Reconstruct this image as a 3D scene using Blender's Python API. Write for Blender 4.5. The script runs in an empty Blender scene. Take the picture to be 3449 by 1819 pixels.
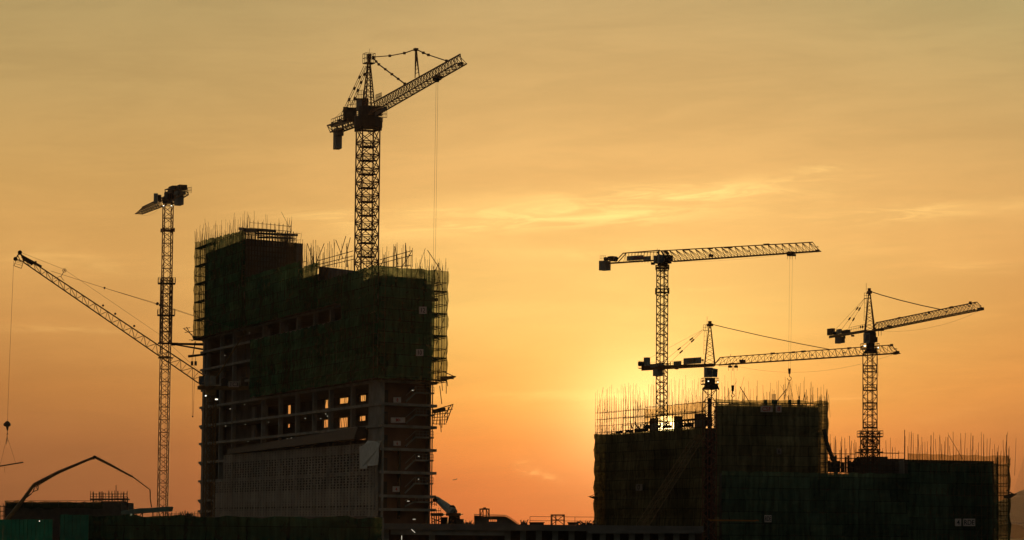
import bpy, math, random
from mathutils import Vector, Matrix
random.seed(7)
S = bpy.context.scene
COL = S.collection
R_ = math.radians
PI = math.pi

# ------------------------------------------------------------------ camera
FX = 10270.0                 # focal length in photo pixels (photo 3449 x 1819)
CX, CY = 1724.5, 909.5
PITCH, ROLL, EYE = R_(4.85), R_(0.5), 12.0
cd = bpy.data.cameras.new('camera')
cam = bpy.data.objects.new('camera', cd); COL.objects.link(cam)
cd.sensor_width = 36.0
cd.lens = 36.0 * FX / 3449.0
cd.clip_start, cd.clip_end = 1.0, 60000.0
RM = Matrix.Rotation(PI / 2 + PITCH, 3, 'X') @ Matrix.Rotation(ROLL, 3, 'Z')
cam.matrix_world = Matrix.Translation((0, 0, EYE)) @ RM.to_4x4()
S.camera = cam
CAM = Vector((0, 0, EYE))


def ray(px, py):
    return RM @ Vector(((px - CX) / FX, -(py - CY) / FX, -1.0))


def P(px, py, Y):
    d = ray(px, py)
    return CAM + d * (Y / d.y)


def azel(px, py):
    d = ray(px, py).normalized()
    return math.degrees(math.atan2(d.x, d.y)), math.degrees(math.asin(d.z))


S.view_settings.view_transform = 'Standard'
S.view_settings.look = 'None'
S.view_settings.exposure = 0.0
S.view_settings.gamma = 1.0
S.view_settings.use_curve_mapping = False
S.cycles.use_denoising = True
S.cycles.transparent_max_bounces = 40
S.cycles.max_bounces = 6
S.cycles.volume_bounces = 0
S.cycles.caustics_reflective = False
S.cycles.caustics_refractive = False

# ------------------------------------------------------------------ world
SUN_PX = (2242, 1446)
SUN_AZ, SUN_EL = azel(*SUN_PX)


def lin(c):
    return tuple(((v / 255) / 12.92 if v / 255 <= .04045 else ((v / 255 + .055) / 1.055) ** 2.4) for v in c)


W = bpy.data.worlds.new('World'); S.world = W; W.use_nodes = True
nt = W.node_tree; nt.nodes.clear()
ND, LK = nt.nodes, nt.links


def put(sock, v):
    if isinstance(v, (int, float)):
        sock.default_value = v
    elif isinstance(v, tuple):
        sock.default_value = (v + (1,))[:len(sock.default_value)]
    else:
        LK.new(v, sock)


def M(op, a, b=0.0, c=0.0, clamp=False):
    n = ND.new('ShaderNodeMath'); n.operation = op; n.use_clamp = clamp
    put(n.inputs[0], a); put(n.inputs[1], b); put(n.inputs[2], c)
    return n.outputs[0]


def MIX(f, a, b, mode='MIX'):
    n = ND.new('ShaderNodeMix'); n.data_type = 'RGBA'; n.blend_type = mode
    put(n.inputs[0], f); put(n.inputs[6], a); put(n.inputs[7], b)
    return n.outputs[2]


def MR(v, a, b, c, d, kind='SMOOTHSTEP'):
    n = ND.new('ShaderNodeMapRange'); n.interpolation_type = kind
    put(n.inputs[0], v)
    for i, q in enumerate((a, b, c, d)): n.inputs[i + 1].default_value = q
    return n.outputs[0]


def RAMP(v, stops):
    n = ND.new('ShaderNodeValToRGB'); n.color_ramp.interpolation = 'B_SPLINE' if False else 'LINEAR'
    e = n.color_ramp.elements
    stops = sorted(stops)
    while len(e) < len(stops): e.new(0.5)
    for k, (p, c) in enumerate(stops):
        e[k].position = p; e[k].color = (c + (1,))[:4] if isinstance(c, tuple) else (c, c, c, 1)
    put(n.inputs[0], v)
    return n.outputs[0]


tc = ND.new('ShaderNodeTexCoord')
sx = ND.new('ShaderNodeSeparateXYZ'); LK.new(tc.outputs['Generated'], sx.inputs[0])
DX, DY, DZ = sx.outputs
AZ = M('MULTIPLY', M('ARCTAN2', DX, DY), 57.29578)
EL = M('MULTIPLY', M('ARCSINE', DZ), 57.29578)
ELN = M('DIVIDE', M('ADD', EL, 1.0), 13.0, clamp=True)    # -1..12 degrees -> 0..1


def vramp(px, stops):
    out = []
    for py, c in stops:
        out.append((max(0, min(1, (azel(px, py)[1] + 1) / 13.0)), lin(c)))
    return RAMP(ELN, out)


SKY_LEFT = vramp(100, [(0, (178, 152, 99)), (300, (190, 156, 97)), (600, (203, 158, 91)), (850, (214, 160, 89)),
                       (1100, (201, 142, 76)), (1300, (176, 116, 59)), (1500, (139, 86, 48)), (1770, (118, 68, 41))])
SKY_MID = vramp(1750, [(0, (198, 166, 110)), (300, (216, 174, 109)), (600, (241, 187, 111)), (800, (254, 198, 114)),
                       (1050, (255, 204, 112)), (1200, (255, 191, 96)), (1350, (255, 173, 79)), (1480, (243, 142, 61)),
                       (1620, (219, 114, 52)), (1770, (206, 99, 47))])
SKY_RIGHT = vramp(3400, [(0, (182, 162, 109)), (400, (204, 165, 103)), (700, (224, 171, 100)), (900, (222, 162, 90)),
                         (1100, (218, 152, 78)), (1300, (216, 141, 68)), (1500, (180, 108, 54)), (1770, (138, 80, 45))])


def azp(px): return azel(px, 1200)[0]


side = MR(AZ, azp(1700), azp(2700), 0, 1)
edge = MIX(side, SKY_LEFT, SKY_RIGHT)
AZN = M('DIVIDE', M('ADD', AZ, 12.0), 24.0, clamp=True)
wmid = RAMP(AZN, [(((azp(x)) + 12) / 24, v) for x, v in ((-700, 0.0), (0, .04), (500, .10), (900, .32), (1250, .62), (1450, .82), (1750, .97), (2100, 1.0),
                                                        (2500, .86), (2800, .6), (3100, .34), (3449, .08), (3800, 0.0))])
sky = MIX(wmid, edge, SKY_MID)
# cloud texture space: stretched along the azimuth, tilted a little
cv = ND.new('ShaderNodeCombineXYZ')
LK.new(M('MULTIPLY', AZ, 0.16), cv.inputs[0])
LK.new(M('SUBTRACT', EL, M('MULTIPLY', AZ, 0.05)), cv.inputs[1])


def noise(scale, detail=5, rough=.55, z=0.0, dist=0.0, sxm=1.0):
    m = ND.new('ShaderNodeMapping'); LK.new(cv.outputs[0], m.inputs[0])
    m.inputs['Location'].default_value = (z * 3.1, z * 1.7, z); m.inputs['Scale'].default_value = (sxm, 1, 1)
    n = ND.new('ShaderNodeTexNoise'); LK.new(m.outputs[0], n.inputs['Vector'])
    n.inputs['Scale'].default_value = scale; n.inputs['Detail'].default_value = detail
    n.inputs['Roughness'].default_value = rough; n.inputs['Distortion'].default_value = dist
    return n.outputs[0]


n1 = noise(1.1, 5, .6, 1.0, .6)
n2 = noise(2.6, 6, .62, 5.0, .8)
# broad streaky bands over the whole sunset
band = M('ADD', M('MULTIPLY', n1, .65), M('MULTIPLY', n2, .35))
bandf = MR(band, .36, .64, .95, 1.05)
sky = MIX(1.0, sky, MIX(1.0, (1, 1, 1), bandf, 'MULTIPLY'), 'MULTIPLY')


def blob(px, py, sxp, syp, rot, dens, ns):
    """a soft elongated patch of cirrus, broken up by streaky noise"""
    a0, e0 = azel(px, py)
    da, de = M('SUBTRACT', AZ, a0), M('SUBTRACT', EL, e0)
    c, s = math.cos(R_(rot)), math.sin(R_(rot))
    k = 57.3 / FX
    u = M('DIVIDE', M('ADD', M('MULTIPLY', da, c), M('MULTIPLY', de, s)), sxp * k)
    v = M('DIVIDE', M('SUBTRACT', M('MULTIPLY', de, c), M('MULTIPLY', da, s)), syp * k)
    g = M('EXPONENT', M('MULTIPLY', M('ADD', M('MULTIPLY', u, u), M('MULTIPLY', v, v)), -1.0))
    return M('MULTIPLY', g, M('MULTIPLY', M('ADD', M('MULTIPLY', ns, .72), .16), dens))


st1 = MR(noise(2.0, 7, .62, 9.0, 1.0), .42, .62, 0, 1)
st2 = MR(noise(4.2, 8, .66, 3.0, 1.4, .8), .43, .60, 0, 1)
st3 = MR(noise(7.0, 6, .6, 12.0, 1.0, 2.5), .40, .62, 0, 1)
clouds = None
for b in [(2080, 690, 560, 52, 3, .8, st1), (2330, 650, 400, 34, 4, .9, st2), (1700, 745, 420, 30, 3, .6, st2), (2150, 735, 330, 26, 3, .5, st2), (1480, 715, 300, 16, 2, .4, st2), (1180, 735, 260, 22, -2, .5, st2),
          (2790, 570, 110, 16, 2, .5, st2), (3050, 720, 330, 26, 4, .55, st2), (3330, 690, 200, 14, 2, .4, st1),
          (230, 880, 330, 40, -4, .32, st1), (250, 1110, 300, 14, 0, .25, st2), (2390, 974, 95, 9, 3, .7, st2), (1790, 1340, 70, 16, 12, .5, st2),
          (1300, 790, 300, 26, 1, .35, st1), (3300, 900, 200, 20, 0, .25, st2),
          (1775, 1578, 34, 22, -25, .6, st3), (1835, 1602, 44, 12, -14, .6, st3), (3200, 1400, 90, 14, 8, .3, st2),
          (2090, 1350, 130, 20, 3, .9, st2), (2830, 1345, 120, 10, 3, .4, st2), (2200, 850, 700, 30, 1, .3, st1),
          (900, 1060, 300, 12, 0, .2, st2), (2100, 1330, 600, 16, 1, .35, st1)]:
    g = blob(*b)
    clouds = g if clouds is None else M('ADD', clouds, g)
clouds = M('MINIMUM', clouds, 1.0)
sky = MIX(clouds, sky, MIX(1.0, sky, (.34, .27, .09), 'ADD'))
# smoky low bank at the left horizon
g = blob(350, 1530, 130, 30, 0, .5, st1)
sky = MIX(g, sky, MIX(1.0, sky, (.78, .82, .9), 'MULTIPLY'))
# aureole round the sun
ux = M('SUBTRACT', AZ, SUN_AZ - .3); uy = M('SUBTRACT', EL, SUN_EL + .35)
r2 = M('ADD', M('MULTIPLY', M('MULTIPLY', ux, ux), .5), M('MULTIPLY', M('MULTIPLY', uy, uy), .8))
a1 = M('EXPONENT', M('DIVIDE', r2, -5.0))
a2 = M('EXPONENT', M('DIVIDE', r2, -1.0))
sky = MIX(1.0, sky, MIX(a1, (0, 0, 0), (.2, .12, .03)), 'ADD')
sky = MIX(1.0, sky, MIX(a2, (0, 0, 0), (.7, .47, .2)), 'ADD')
# the disc itself
vx = M('SUBTRACT', AZ, SUN_AZ); vy = M('SUBTRACT', EL, SUN_EL)
rs = M('SQRT', M('ADD', M('MULTIPLY', vx, vx), M('MULTIPLY', vy, vy)))
disc = MR(rs, .20, .30, 1, 0)
halo = M('EXPONENT', M('DIVIDE', rs, -.3))
sky = MIX(1.0, sky, MIX(halo, (0, 0, 0), (1.2, .8, .25)), 'ADD')
sky = MIX(1.0, sky, MIX(disc, (0, 0, 0), (6.0, 4.5, 2.0)), 'ADD')
# away from the afterglow the dome is a dim dusk sky
far_az = MR(M('ABSOLUTE', M('SUBTRACT', AZ, SUN_AZ)), 14.0, 55.0, 0, 1)
far_el = MR(EL, 11.0, 40.0, 0, 1)
below = MR(EL, -1.0, -6.0, 0, 1)
dusk = MIX(far_az, (.20, .165, .12), (.082, .084, .076))
nish = ND.new('ShaderNodeTexSky'); nish.sky_type = 'NISHITA'; nish.sun_disc = False
nish.sun_elevation = R_(SUN_EL); nish.sun_rotation = R_(SUN_AZ); nish.dust_density = 3.0
dusk = MIX(1.0, dusk, MIX(.004, (0, 0, 0), nish.outputs[0]), 'ADD')
fade = M('SUBTRACT', 1.0, M('MULTIPLY', M('SUBTRACT', 1.0, far_az), M('SUBTRACT', 1.0, far_el)))
sky = MIX(fade, sky, dusk)
sky = MIX(below, sky, (.03, .025, .02))
bg = ND.new('ShaderNodeBackground'); LK.new(sky, bg.inputs[0]); bg.inputs[1].default_value = 1.0
wo = ND.new('ShaderNodeOutputWorld'); LK.new(bg.outputs[0], wo.inputs[0])

# ------------------------------------------------------------------ sun
sl = bpy.data.lights.new('sun', 'SUN'); sun = bpy.data.objects.new('sun', sl); COL.objects.link(sun)
sl.energy = 1.6; sl.angle = R_(.53); sl.color = (1.0, .50, .16)
sun.location = (60, 900, 120)
sun.rotation_euler = (-ray(*SUN_PX)).to_track_quat('-Z', 'Y').to_euler()

# ------------------------------------------------------------------ materials
def mat(name, col, rough=.8, metal=0.0, var=.25, scale=1.5, spec=.3):
    m = bpy.data.materials.new(name); m.use_nodes = True
    t = m.node_tree; b = t.nodes['Principled BSDF']
    tc_ = t.nodes.new('ShaderNodeTexCoord'); nz = t.nodes.new('ShaderNodeTexNoise')
    nz.inputs['Scale'].default_value = scale; nz.inputs['Detail'].default_value = 6
    t.links.new(tc_.outputs['Object'], nz.inputs['Vector'])
    r = t.nodes.new('ShaderNodeValToRGB'); t.links.new(nz.outputs[0], r.inputs[0])
    r.color_ramp.elements[0].position = .3; r.color_ramp.elements[1].position = .7
    r.color_ramp.elements[0].color = tuple(c * (1 - var) for c in col) + (1,)
    r.color_ramp.elements[1].color = tuple(min(1, c * (1 + var)) for c in col) + (1,)
    t.links.new(r.outputs[0], b.inputs['Base Color'])
    b.inputs['Roughness'].default_value = rough; b.inputs['Metallic'].default_value = metal
    b.inputs['Specular IOR Level'].default_value = spec
    return m


def netmat(name, col, see, transl=.35, tint=(.80, .92, .72, 1)):
    """woven debris netting: a fine weave lets part of the light straight through"""
    m = bpy.data.materials.new(name); m.use_nodes = True
    t = m.node_tree; t.nodes.clear()
    o = t.nodes.new('ShaderNodeOutputMaterial'); mx = t.nodes.new('ShaderNodeMixShader')
    tr = t.nodes.new('ShaderNodeBsdfTransparent'); tr.inputs[0].default_value = tint
    df = t.nodes.new('ShaderNodeBsdfDiffuse'); tl = t.nodes.new('ShaderNodeBsdfTranslucent'); m2 = t.nodes.new('ShaderNodeMixShader')
    g = t.nodes.new('ShaderNodeTexCoord')
    nz = t.nodes.new('ShaderNodeTexNoise'); nz.inputs['Scale'].default_value = .11; nz.inputs['Detail'].default_value = 5
    mp = t.nodes.new('ShaderNodeMapping'); mp.inputs['Scale'].default_value = (1, 1, .6)
    t.links.new(g.outputs['Object'], mp.inputs[0]); t.links.new(mp.outputs[0], nz.inputs['Vector'])
    r = t.nodes.new('ShaderNodeValToRGB'); t.links.new(nz.outputs[0], r.inputs[0])
    r.color_ramp.elements[0].position = .32; r.color_ramp.elements[1].position = .68
    r.color_ramp.elements[0].color = tuple(c * .55 for c in col) + (1,)
    r.color_ramp.elements[1].color = tuple(c * 1.35 for c in col) + (1,)
    pa = t.nodes.new('ShaderNodeAttribute'); pa.attribute_name = 'panel'     # separate sheets, each faded a little differently, with dark lapped seams
    br = t.nodes.new('ShaderNodeTexBrick'); t.links.new(pa.outputs['Vector'], br.inputs['Vector'])
    br.inputs['Color1'].default_value = (.72, .72, .72, 1); br.inputs['Color2'].default_value = (1.22, 1.2, 1.12, 1); br.inputs['Mortar'].default_value = (.5, .5, .5, 1)
    br.inputs['Scale'].default_value = 1.0; br.inputs['Brick Width'].default_value = 5.4; br.inputs['Row Height'].default_value = 1.85; br.inputs['Mortar Size'].default_value = .07; br.inputs['Bias'].default_value = -.1
    fm_ = t.nodes.new('ShaderNodeMapping'); fm_.inputs['Scale'].default_value = (1.6, .16, 1); t.links.new(pa.outputs['Vector'], fm_.inputs[0])  # vertical streaks: shading of folds, multiplied into the netting colour
    fn = t.nodes.new('ShaderNodeTexNoise'); fn.inputs['Scale'].default_value = 1.0; fn.inputs['Detail'].default_value = 5; t.links.new(fm_.outputs[0], fn.inputs['Vector'])
    fr_ = t.nodes.new('ShaderNodeMapRange'); t.links.new(fn.outputs[0], fr_.inputs[0]); fr_.inputs[1].default_value = .3; fr_.inputs[2].default_value = .7; fr_.inputs[3].default_value = .5; fr_.inputs[4].default_value = 1.4
    x1 = t.nodes.new('ShaderNodeMix'); x1.data_type = 'RGBA'; x1.blend_type = 'MULTIPLY'; x1.inputs[0].default_value = 1; t.links.new(r.outputs[0], x1.inputs[6]); t.links.new(br.outputs[0], x1.inputs[7])
    x2 = t.nodes.new('ShaderNodeMix'); x2.data_type = 'RGBA'; x2.blend_type = 'MULTIPLY'; x2.inputs[0].default_value = 1; t.links.new(x1.outputs[2], x2.inputs[6]); t.links.new(fr_.outputs[0], x2.inputs[7])
    t.links.new(x2.outputs[2], df.inputs[0]); t.links.new(x2.outputs[2], tl.inputs[0])
    n2_ = t.nodes.new('ShaderNodeTexNoise'); n2_.inputs['Scale'].default_value = .8; n2_.inputs['Detail'].default_value = 4
    t.links.new(g.outputs['Object'], n2_.inputs['Vector'])
    mr = t.nodes.new('ShaderNodeMapRange'); t.links.new(n2_.outputs[0], mr.inputs[0])
    mr.inputs[1].default_value = .3; mr.inputs[2].default_value = .7; mr.inputs[3].default_value = max(0, see - .12); mr.inputs[4].default_value = min(1, see + .12)
    m2.inputs[0].default_value = transl
    t.links.new(df.outputs[0], m2.inputs[1]); t.links.new(tl.outputs[0], m2.inputs[2])
    t.links.new(mr.outputs[0], mx.inputs[0]); t.links.new(m2.outputs[0], mx.inputs[1]); t.links.new(tr.outputs[0], mx.inputs[2])
    t.links.new(mx.outputs[0], o.inputs[0])
    return m


def emit(name, col, k):
    m = bpy.data.materials.new(name); m.use_nodes = True
    t = m.node_tree; t.nodes.clear()
    e = t.nodes.new('ShaderNodeEmission'); e.inputs[0].default_value = col + (1,); e.inputs[1].default_value = k
    o = t.nodes.new('ShaderNodeOutputMaterial'); t.links.new(e.outputs[0], o.inputs[0])
    return m


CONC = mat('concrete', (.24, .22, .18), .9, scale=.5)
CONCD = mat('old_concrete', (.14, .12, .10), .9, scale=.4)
BRICKY = mat('red_brown_wall', (.16, .085, .055), .9, scale=.3)
STEEL = mat('crane_steel', (.16, .075, .03), .6)
STEELR = mat('red_crane_steel', (.15, .05, .025), .55)
STEELY = mat('ochre_crane_steel', (.17, .10, .035), .6)
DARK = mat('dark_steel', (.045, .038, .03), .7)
GREY = mat('grey_painted_steel', (.22, .23, .20), .6)
WHITE = mat('white_sheet', (.55, .54, .48), .8, var=.12)
BOARD = mat('sign_board', (.52, .42, .36), .7, var=.15)
RED = mat('red_lettering', (.40, .05, .04), .7, var=.05)
BLACKT = mat('black_lettering', (.03, .03, .03), .7, var=.05)
BAMB = mat('bamboo', (.10, .062, .032), .8)
ROPE = mat('steel_rope', (.05, .04, .03), .6)
TERRA = mat('clay_louvre', (.36, .31, .245), .8, scale=.25)
GLASS = mat('cab_glass', (.02, .025, .025), .15, spec=.6)
GROUND = mat('ground_soil', (.09, .08, .06), .95, scale=.02)
NETG = netmat('green_netting', (.055, .135, .07), .14)
NETG2 = netmat('thin_green_netting', (.035, .085, .045), .36, .12, (.9, .93, .75, 1))
NETB = netmat('olive_netting', (.20, .18, .10), .06)
NETD = netmat('dark_green_netting', (.10, .145, .095), .06)
TARP = mat('green_tarpaulin', (.03, .065, .045), .7, scale=.7)
HOARD = mat('green_hoarding', (.02, .22, .11), .6, scale=.6)
LAMP = emit('lamp_glow', (1.0, .93, .72), 2.2)
TUBE = emit('tube_glow', (1.0, .92, .68), .9)

# ------------------------------------------------------------------ mesh tools
class MB:
    def __init__(s): s.v, s.f, s.pc = [], [], []

    def add(s, vs, fs):
        b = len(s.v); s.v += [Vector(v) for v in vs]; s.f += [tuple(b + i for i in f) for f in fs]; return s

    def bar(s, a, b, r, r2=None, n=4):
        a, b = Vector(a), Vector(b); d = b - a
        if d.length < 1e-6: return s
        d.normalize(); r2 = r if r2 is None else r2
        u = d.cross(Vector((0, 0, 1)) if abs(d.z) < .95 else Vector((1, 0, 0))).normalized(); w = d.cross(u)
        vs = []
        for q, rr in ((a, r), (b, r2)):
            for k in range(n):
                t = 2 * PI * (k + .5) / n
                vs.append(q + (u * math.cos(t) + w * math.sin(t)) * rr * (1.15 if n == 4 else 1))
        fs = [(k, (k + 1) % n, n + (k + 1) % n, n + k) for k in range(n)] + [tuple(range(n))[::-1], tuple(range(n, 2 * n))]
        return s.add(vs, fs)

    def path(s, pts, r, n=4):
        for a, b in zip(pts[:-1], pts[1:]): s.bar(a, b, r, n=n)
        return s

    def hexa(s, p):   # 8 corners, bottom ring then top ring
        return s.add(p, [(3, 2, 1, 0), (4, 5, 6, 7), (0, 1, 5, 4), (1, 2, 6, 5), (2, 3, 7, 6), (3, 0, 4, 7)])

    def slab(s, pts, z0, z1):   # plan polygon (xy) extruded
        n = len(pts)
        vs = [Vector((p[0], p[1], z0)) for p in pts] + [Vector((p[0], p[1], z1)) for p in pts]
        return s.add(vs, [tuple(range(n))[::-1], tuple(range(n, 2 * n))] + [(k, (k + 1) % n, n + (k + 1) % n, n + k) for k in range(n)])

    def box(s, c, ax, la, lb, h):   # centre, along axis (xy), length, width, height
        c = Vector(c); ax = Vector((ax[0], ax[1], 0)).normalized(); sd = Vector((-ax.y, ax.x, 0)); u = Vector((0, 0, h / 2))
        a, b = ax * la / 2, sd * lb / 2
        return s.hexa([c - a - b - u, c + a - b - u, c + a + b - u, c - a + b - u, c - a - b + u, c + a - b + u, c + a + b + u, c - a + b + u])

    def disc(s, c, ax, r, t, n=14):
        c = Vector(c); ax = Vector(ax).normalized()
        return s.bar(c - ax * t / 2, c + ax * t / 2, r, n=n)

    def ring(s, c, ax, r, rt, n=16, spokes=0):
        c = Vector(c); ax = Vector(ax).normalized(); u = ax.cross(Vector((0, 0, 1))).normalized(); w = ax.cross(u)
        p = [c + (u * math.cos(2 * PI * k / n) + w * math.sin(2 * PI * k / n)) * r for k in range(n + 1)]
        s.path(p, rt)
        for k in range(spokes): s.bar(c, p[int(k * n / spokes)], rt * .7)
        return s

    def build(s, name, m, parent=None):
        me = bpy.data.meshes.new(name)
        L = Vector(parent['_w']) if parent is not None else Vector((0, 0, 0))
        if parent is None and s.v:
            L = Vector((sum(v.x for v in s.v) / len(s.v), sum(v.y for v in s.v) / len(s.v), min(v.z for v in s.v)))
        me.from_pydata([v - L for v in s.v], [], s.f); me.materials.append(m); me.update()
        if s.pc and len(s.pc) == len(s.v):
            at_ = me.attributes.new('panel', 'FLOAT_VECTOR', 'POINT')
            for k, (a, b) in enumerate(s.pc): at_.data[k].vector = (a, b, 0)
        o = bpy.data.objects.new(name, me); COL.objects.link(o)
        if parent is None: o.location = L
        else: o.parent = parent
        o['_w'] = tuple(L)
        return o


def tag(o, label=None, cat=None, group=None, kind=None):
    for k, v in (('label', label), ('category', cat), ('group', group), ('kind', kind)):
        if v: o[k] = v
    return o


def thing(name, loc, label, cat, group=None):
    o = bpy.data.objects.new(name, None); COL.objects.link(o)
    o.location = loc; o.empty_display_size = .5; o['_w'] = tuple(loc)
    return tag(o, label, cat, group)


def V3(p, z): return Vector((p[0], p[1], z))
def XY(v): return Vector((v[0], v[1]))


class Plane:
    """vertical plane through two plan points; q(px,py) = where the view ray meets it"""
    def __init__(s, A, B):
        s.A, s.B = XY(A), XY(B); s.d = (s.B - s.A).normalized(); s.n = Vector((-s.d.y, s.d.x)); s.L = (s.B - s.A).length
        if s.n.y > 0: s.n = -s.n          # towards the camera
        s.d3 = Vector((s.d.x, s.d.y, 0)); s.n3 = Vector((s.n.x, s.n.y, 0))

    def q(s, px, py, off=0.0):
        r = ray(px, py); t = (s.A + s.n * off).dot(s.n) / XY(r).dot(s.n)
        return CAM + r * t

    def s_of(s, v): return (XY(v) - s.A).dot(s.d)
    def at(s, t, z, off=0.0): p = s.A + s.d * t + s.n * off; return Vector((p.x, p.y, z))


def zat(px, py, Y): return P(px, py, Y).z


def hang(a, b, sag, n=10):
    a, b = Vector(a), Vector(b)
    return [a.lerp(b, k / n) - Vector((0, 0, sag * 4 * (k / n) * (1 - k / n))) for k in range(n + 1)]


def rails(mb, a, b, h=1.1, sp=1.5, r=.03):
    a, b = Vector(a), Vector(b); n = max(1, round((b - a).length / sp)); u = Vector((0, 0, h))
    for k in range(n + 1):
        p = a.lerp(b, k / n); mb.bar(p, p + u, r)
    mb.bar(a + u, b + u, r); mb.bar(a + u * .5, b + u * .5, r)


def text_on(board, word, c, right, nrm, h, wmax, m):
    cu = bpy.data.curves.new('lettering', 'FONT'); cu.body = word; cu.size = 1; cu.align_x = 'CENTER'; cu.align_y = 'CENTER'
    cu.extrude = .02; cu.offset = .012
    o = bpy.data.objects.new('tmp', cu); COL.objects.link(o)
    me = bpy.data.meshes.new_from_object(o.evaluated_get(bpy.context.evaluated_depsgraph_get()))
    bpy.data.objects.remove(o); bpy.data.curves.remove(cu)
    xs = [v.co.x for v in me.vertices]; ys = [v.co.y for v in me.vertices]
    w, hh = max(xs) - min(xs), max(ys) - min(ys); mx, my = (max(xs) + min(xs)) / 2, (max(ys) + min(ys)) / 2
    k = h / hh; kx = min(k, wmax / w); L = Vector(board['_w']); up = Vector((0, 0, 1))
    for v in me.vertices:
        p = Vector(c) + right * (v.co.x - mx) * kx + up * (v.co.y - my) * k + nrm * v.co.z
        v.co = p - L
    me.materials.clear(); me.materials.append(m); me.name = 'lettering'
    t = bpy.data.objects.new('lettering', me); COL.objects.link(t); t.parent = board
    return t


def sign(pl, x0, y0, x1, y1, word, off, label, lm=None, bm=None, group='white number and letter boards hung on the buildings', sub=None):
    a, b, c, d = pl.q(x0, y1, off), pl.q(x1, y1, off), pl.q(x1, y0, off), pl.q(x0, y0, off)
    n = pl.n3 * .06
    right = (b - a); w = right.length; right = Vector((right.x, right.y, 0)).normalized(); h = (d - a).length
    mid = (a + b + c + d) / 4
    t = thing('sign_board', mid - Vector((0, 0, h / 2)), label, 'sign', group)
    MB().hexa([a - n, b - n, b + n, a + n, d - n, c - n, c + n, d + n]).build('board', bm or BOARD, t)
    text_on(t, word, mid + n * 1.4, right, pl.n3, h * .66, w * .86, lm or BLACKT)
    return t


# ------------------------------------------------------------------ lattices
def lattice_mast(mb, c, z0, z1, w, yaw, bay, rc=.11, rb=.055, style='Z', ladder=True):
    c = XY(c); cs = []
    for k in range(4):
        t = yaw + PI / 4 + k * PI / 2; cs.append(c + Vector((math.cos(t), math.sin(t))) * w / math.sqrt(2))
    for q in cs: mb.bar(V3(q, z0), V3(q, z1), rc)
    n = max(1, round((z1 - z0) / bay)); b = (z1 - z0) / n
    for i in range(n):
        a0, a1 = z0 + i * b, z0 + (i + 1) * b
        for k in range(4):
            p, q = cs[k], cs[(k + 1) % 4]
            mb.bar(V3(p, a1), V3(q, a1), rb)
            if style == 'X':
                mb.bar(V3(p, a0), V3(q, a1), rb); mb.bar(V3(q, a0), V3(p, a1), rb)
            elif style == 'K':
                m_ = (p + q) / 2; mb.bar(V3(p, a0), V3(m_, (a0 + a1) / 2), rb * .9); mb.bar(V3(q, a0), V3(m_, (a0 + a1) / 2), rb * .9)
                mb.bar(V3(p, a1), V3(m_, (a0 + a1) / 2), rb * .9); mb.bar(V3(q, a1), V3(m_, (a0 + a1) / 2), rb * .9)
            else:
                if (i + k) % 2: p, q = q, p
                mb.bar(V3(p, a0), V3(q, (a0 + a1) / 2), rb); mb.bar(V3(q, (a0 + a1) / 2), V3(p, a1), rb)
    if ladder:
        l = c + Vector((w * .12, 0)); l2 = l + Vector((.35, 0))
        mb.bar(V3(l, z0), V3(l, z1), .03); mb.bar(V3(l2, z0), V3(l2, z1), .03)
    return cs


def collar(mb, c, z, w, yaw, h=.5, r=.16):
    c = XY(c); cs = [c + Vector((math.cos(yaw + PI / 4 + k * PI / 2), math.sin(yaw + PI / 4 + k * PI / 2))) * w / math.sqrt(2) for k in range(4)]
    for k in range(4):
        mb.bar(V3(cs[k], z), V3(cs[(k + 1) % 4], z), r); mb.bar(V3(cs[k], z + h), V3(cs[(k + 1) % 4], z + h), r * .6)
        mb.bar(V3(cs[k], z - .3), V3(cs[k], z + h + .2), r)


def deck_ring(parent, c, z, w, yaw, name='platform', rail=1.1, m=None, solid=True):
    c = XY(c); mb = MB()
    cs = [c + Vector((math.cos(yaw + PI / 4 + k * PI / 2), math.sin(yaw + PI / 4 + k * PI / 2))) * w / math.sqrt(2) for k in range(4)]
    if solid: mb.slab([tuple(q) for q in cs], z - .1, z + .06)
    if rail:
        for k in range(4): rails(mb, V3(cs[k], z + .05), V3(cs[(k + 1) % 4], z + .05), rail, w / 2, .04)
    return mb.build(name, m or DARK, parent)


def tri_jib(mb, L0, L1, T0, T1, wd, n, rc=.09, rb=.045, side=None):
    """triangular lattice: two bottom chords round L0-L1, one top chord T0-T1"""
    L0, L1, T0, T1 = map(Vector, (L0, L1, T0, T1))
    d = (L1 - L0); s = side or Vector((-d.y, d.x, 0)).normalized()
    s = s * wd / 2
    mb.bar(L0 + s, L1 + s, rc); mb.bar(L0 - s, L1 - s, rc); mb.bar(T0, T1, rc * 1.15)
    for k in range(n + 1):
        t = k / n; l = L0.lerp(L1, t); mb.bar(l - s, l + s, rb)
        if k < n:
            l2 = L0.lerp(L1, (k + 1) / n); tm = T0.lerp(T1, (k + .5) / n)
            if k % 2: mb.bar(l - s, l2 + s, rb)
            else: mb.bar(l + s, l2 - s, rb)
            for q in (s, -s):
                mb.bar(l + q, tm, rb); mb.bar(tm, l2 + q, rb)
    return mb


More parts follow.
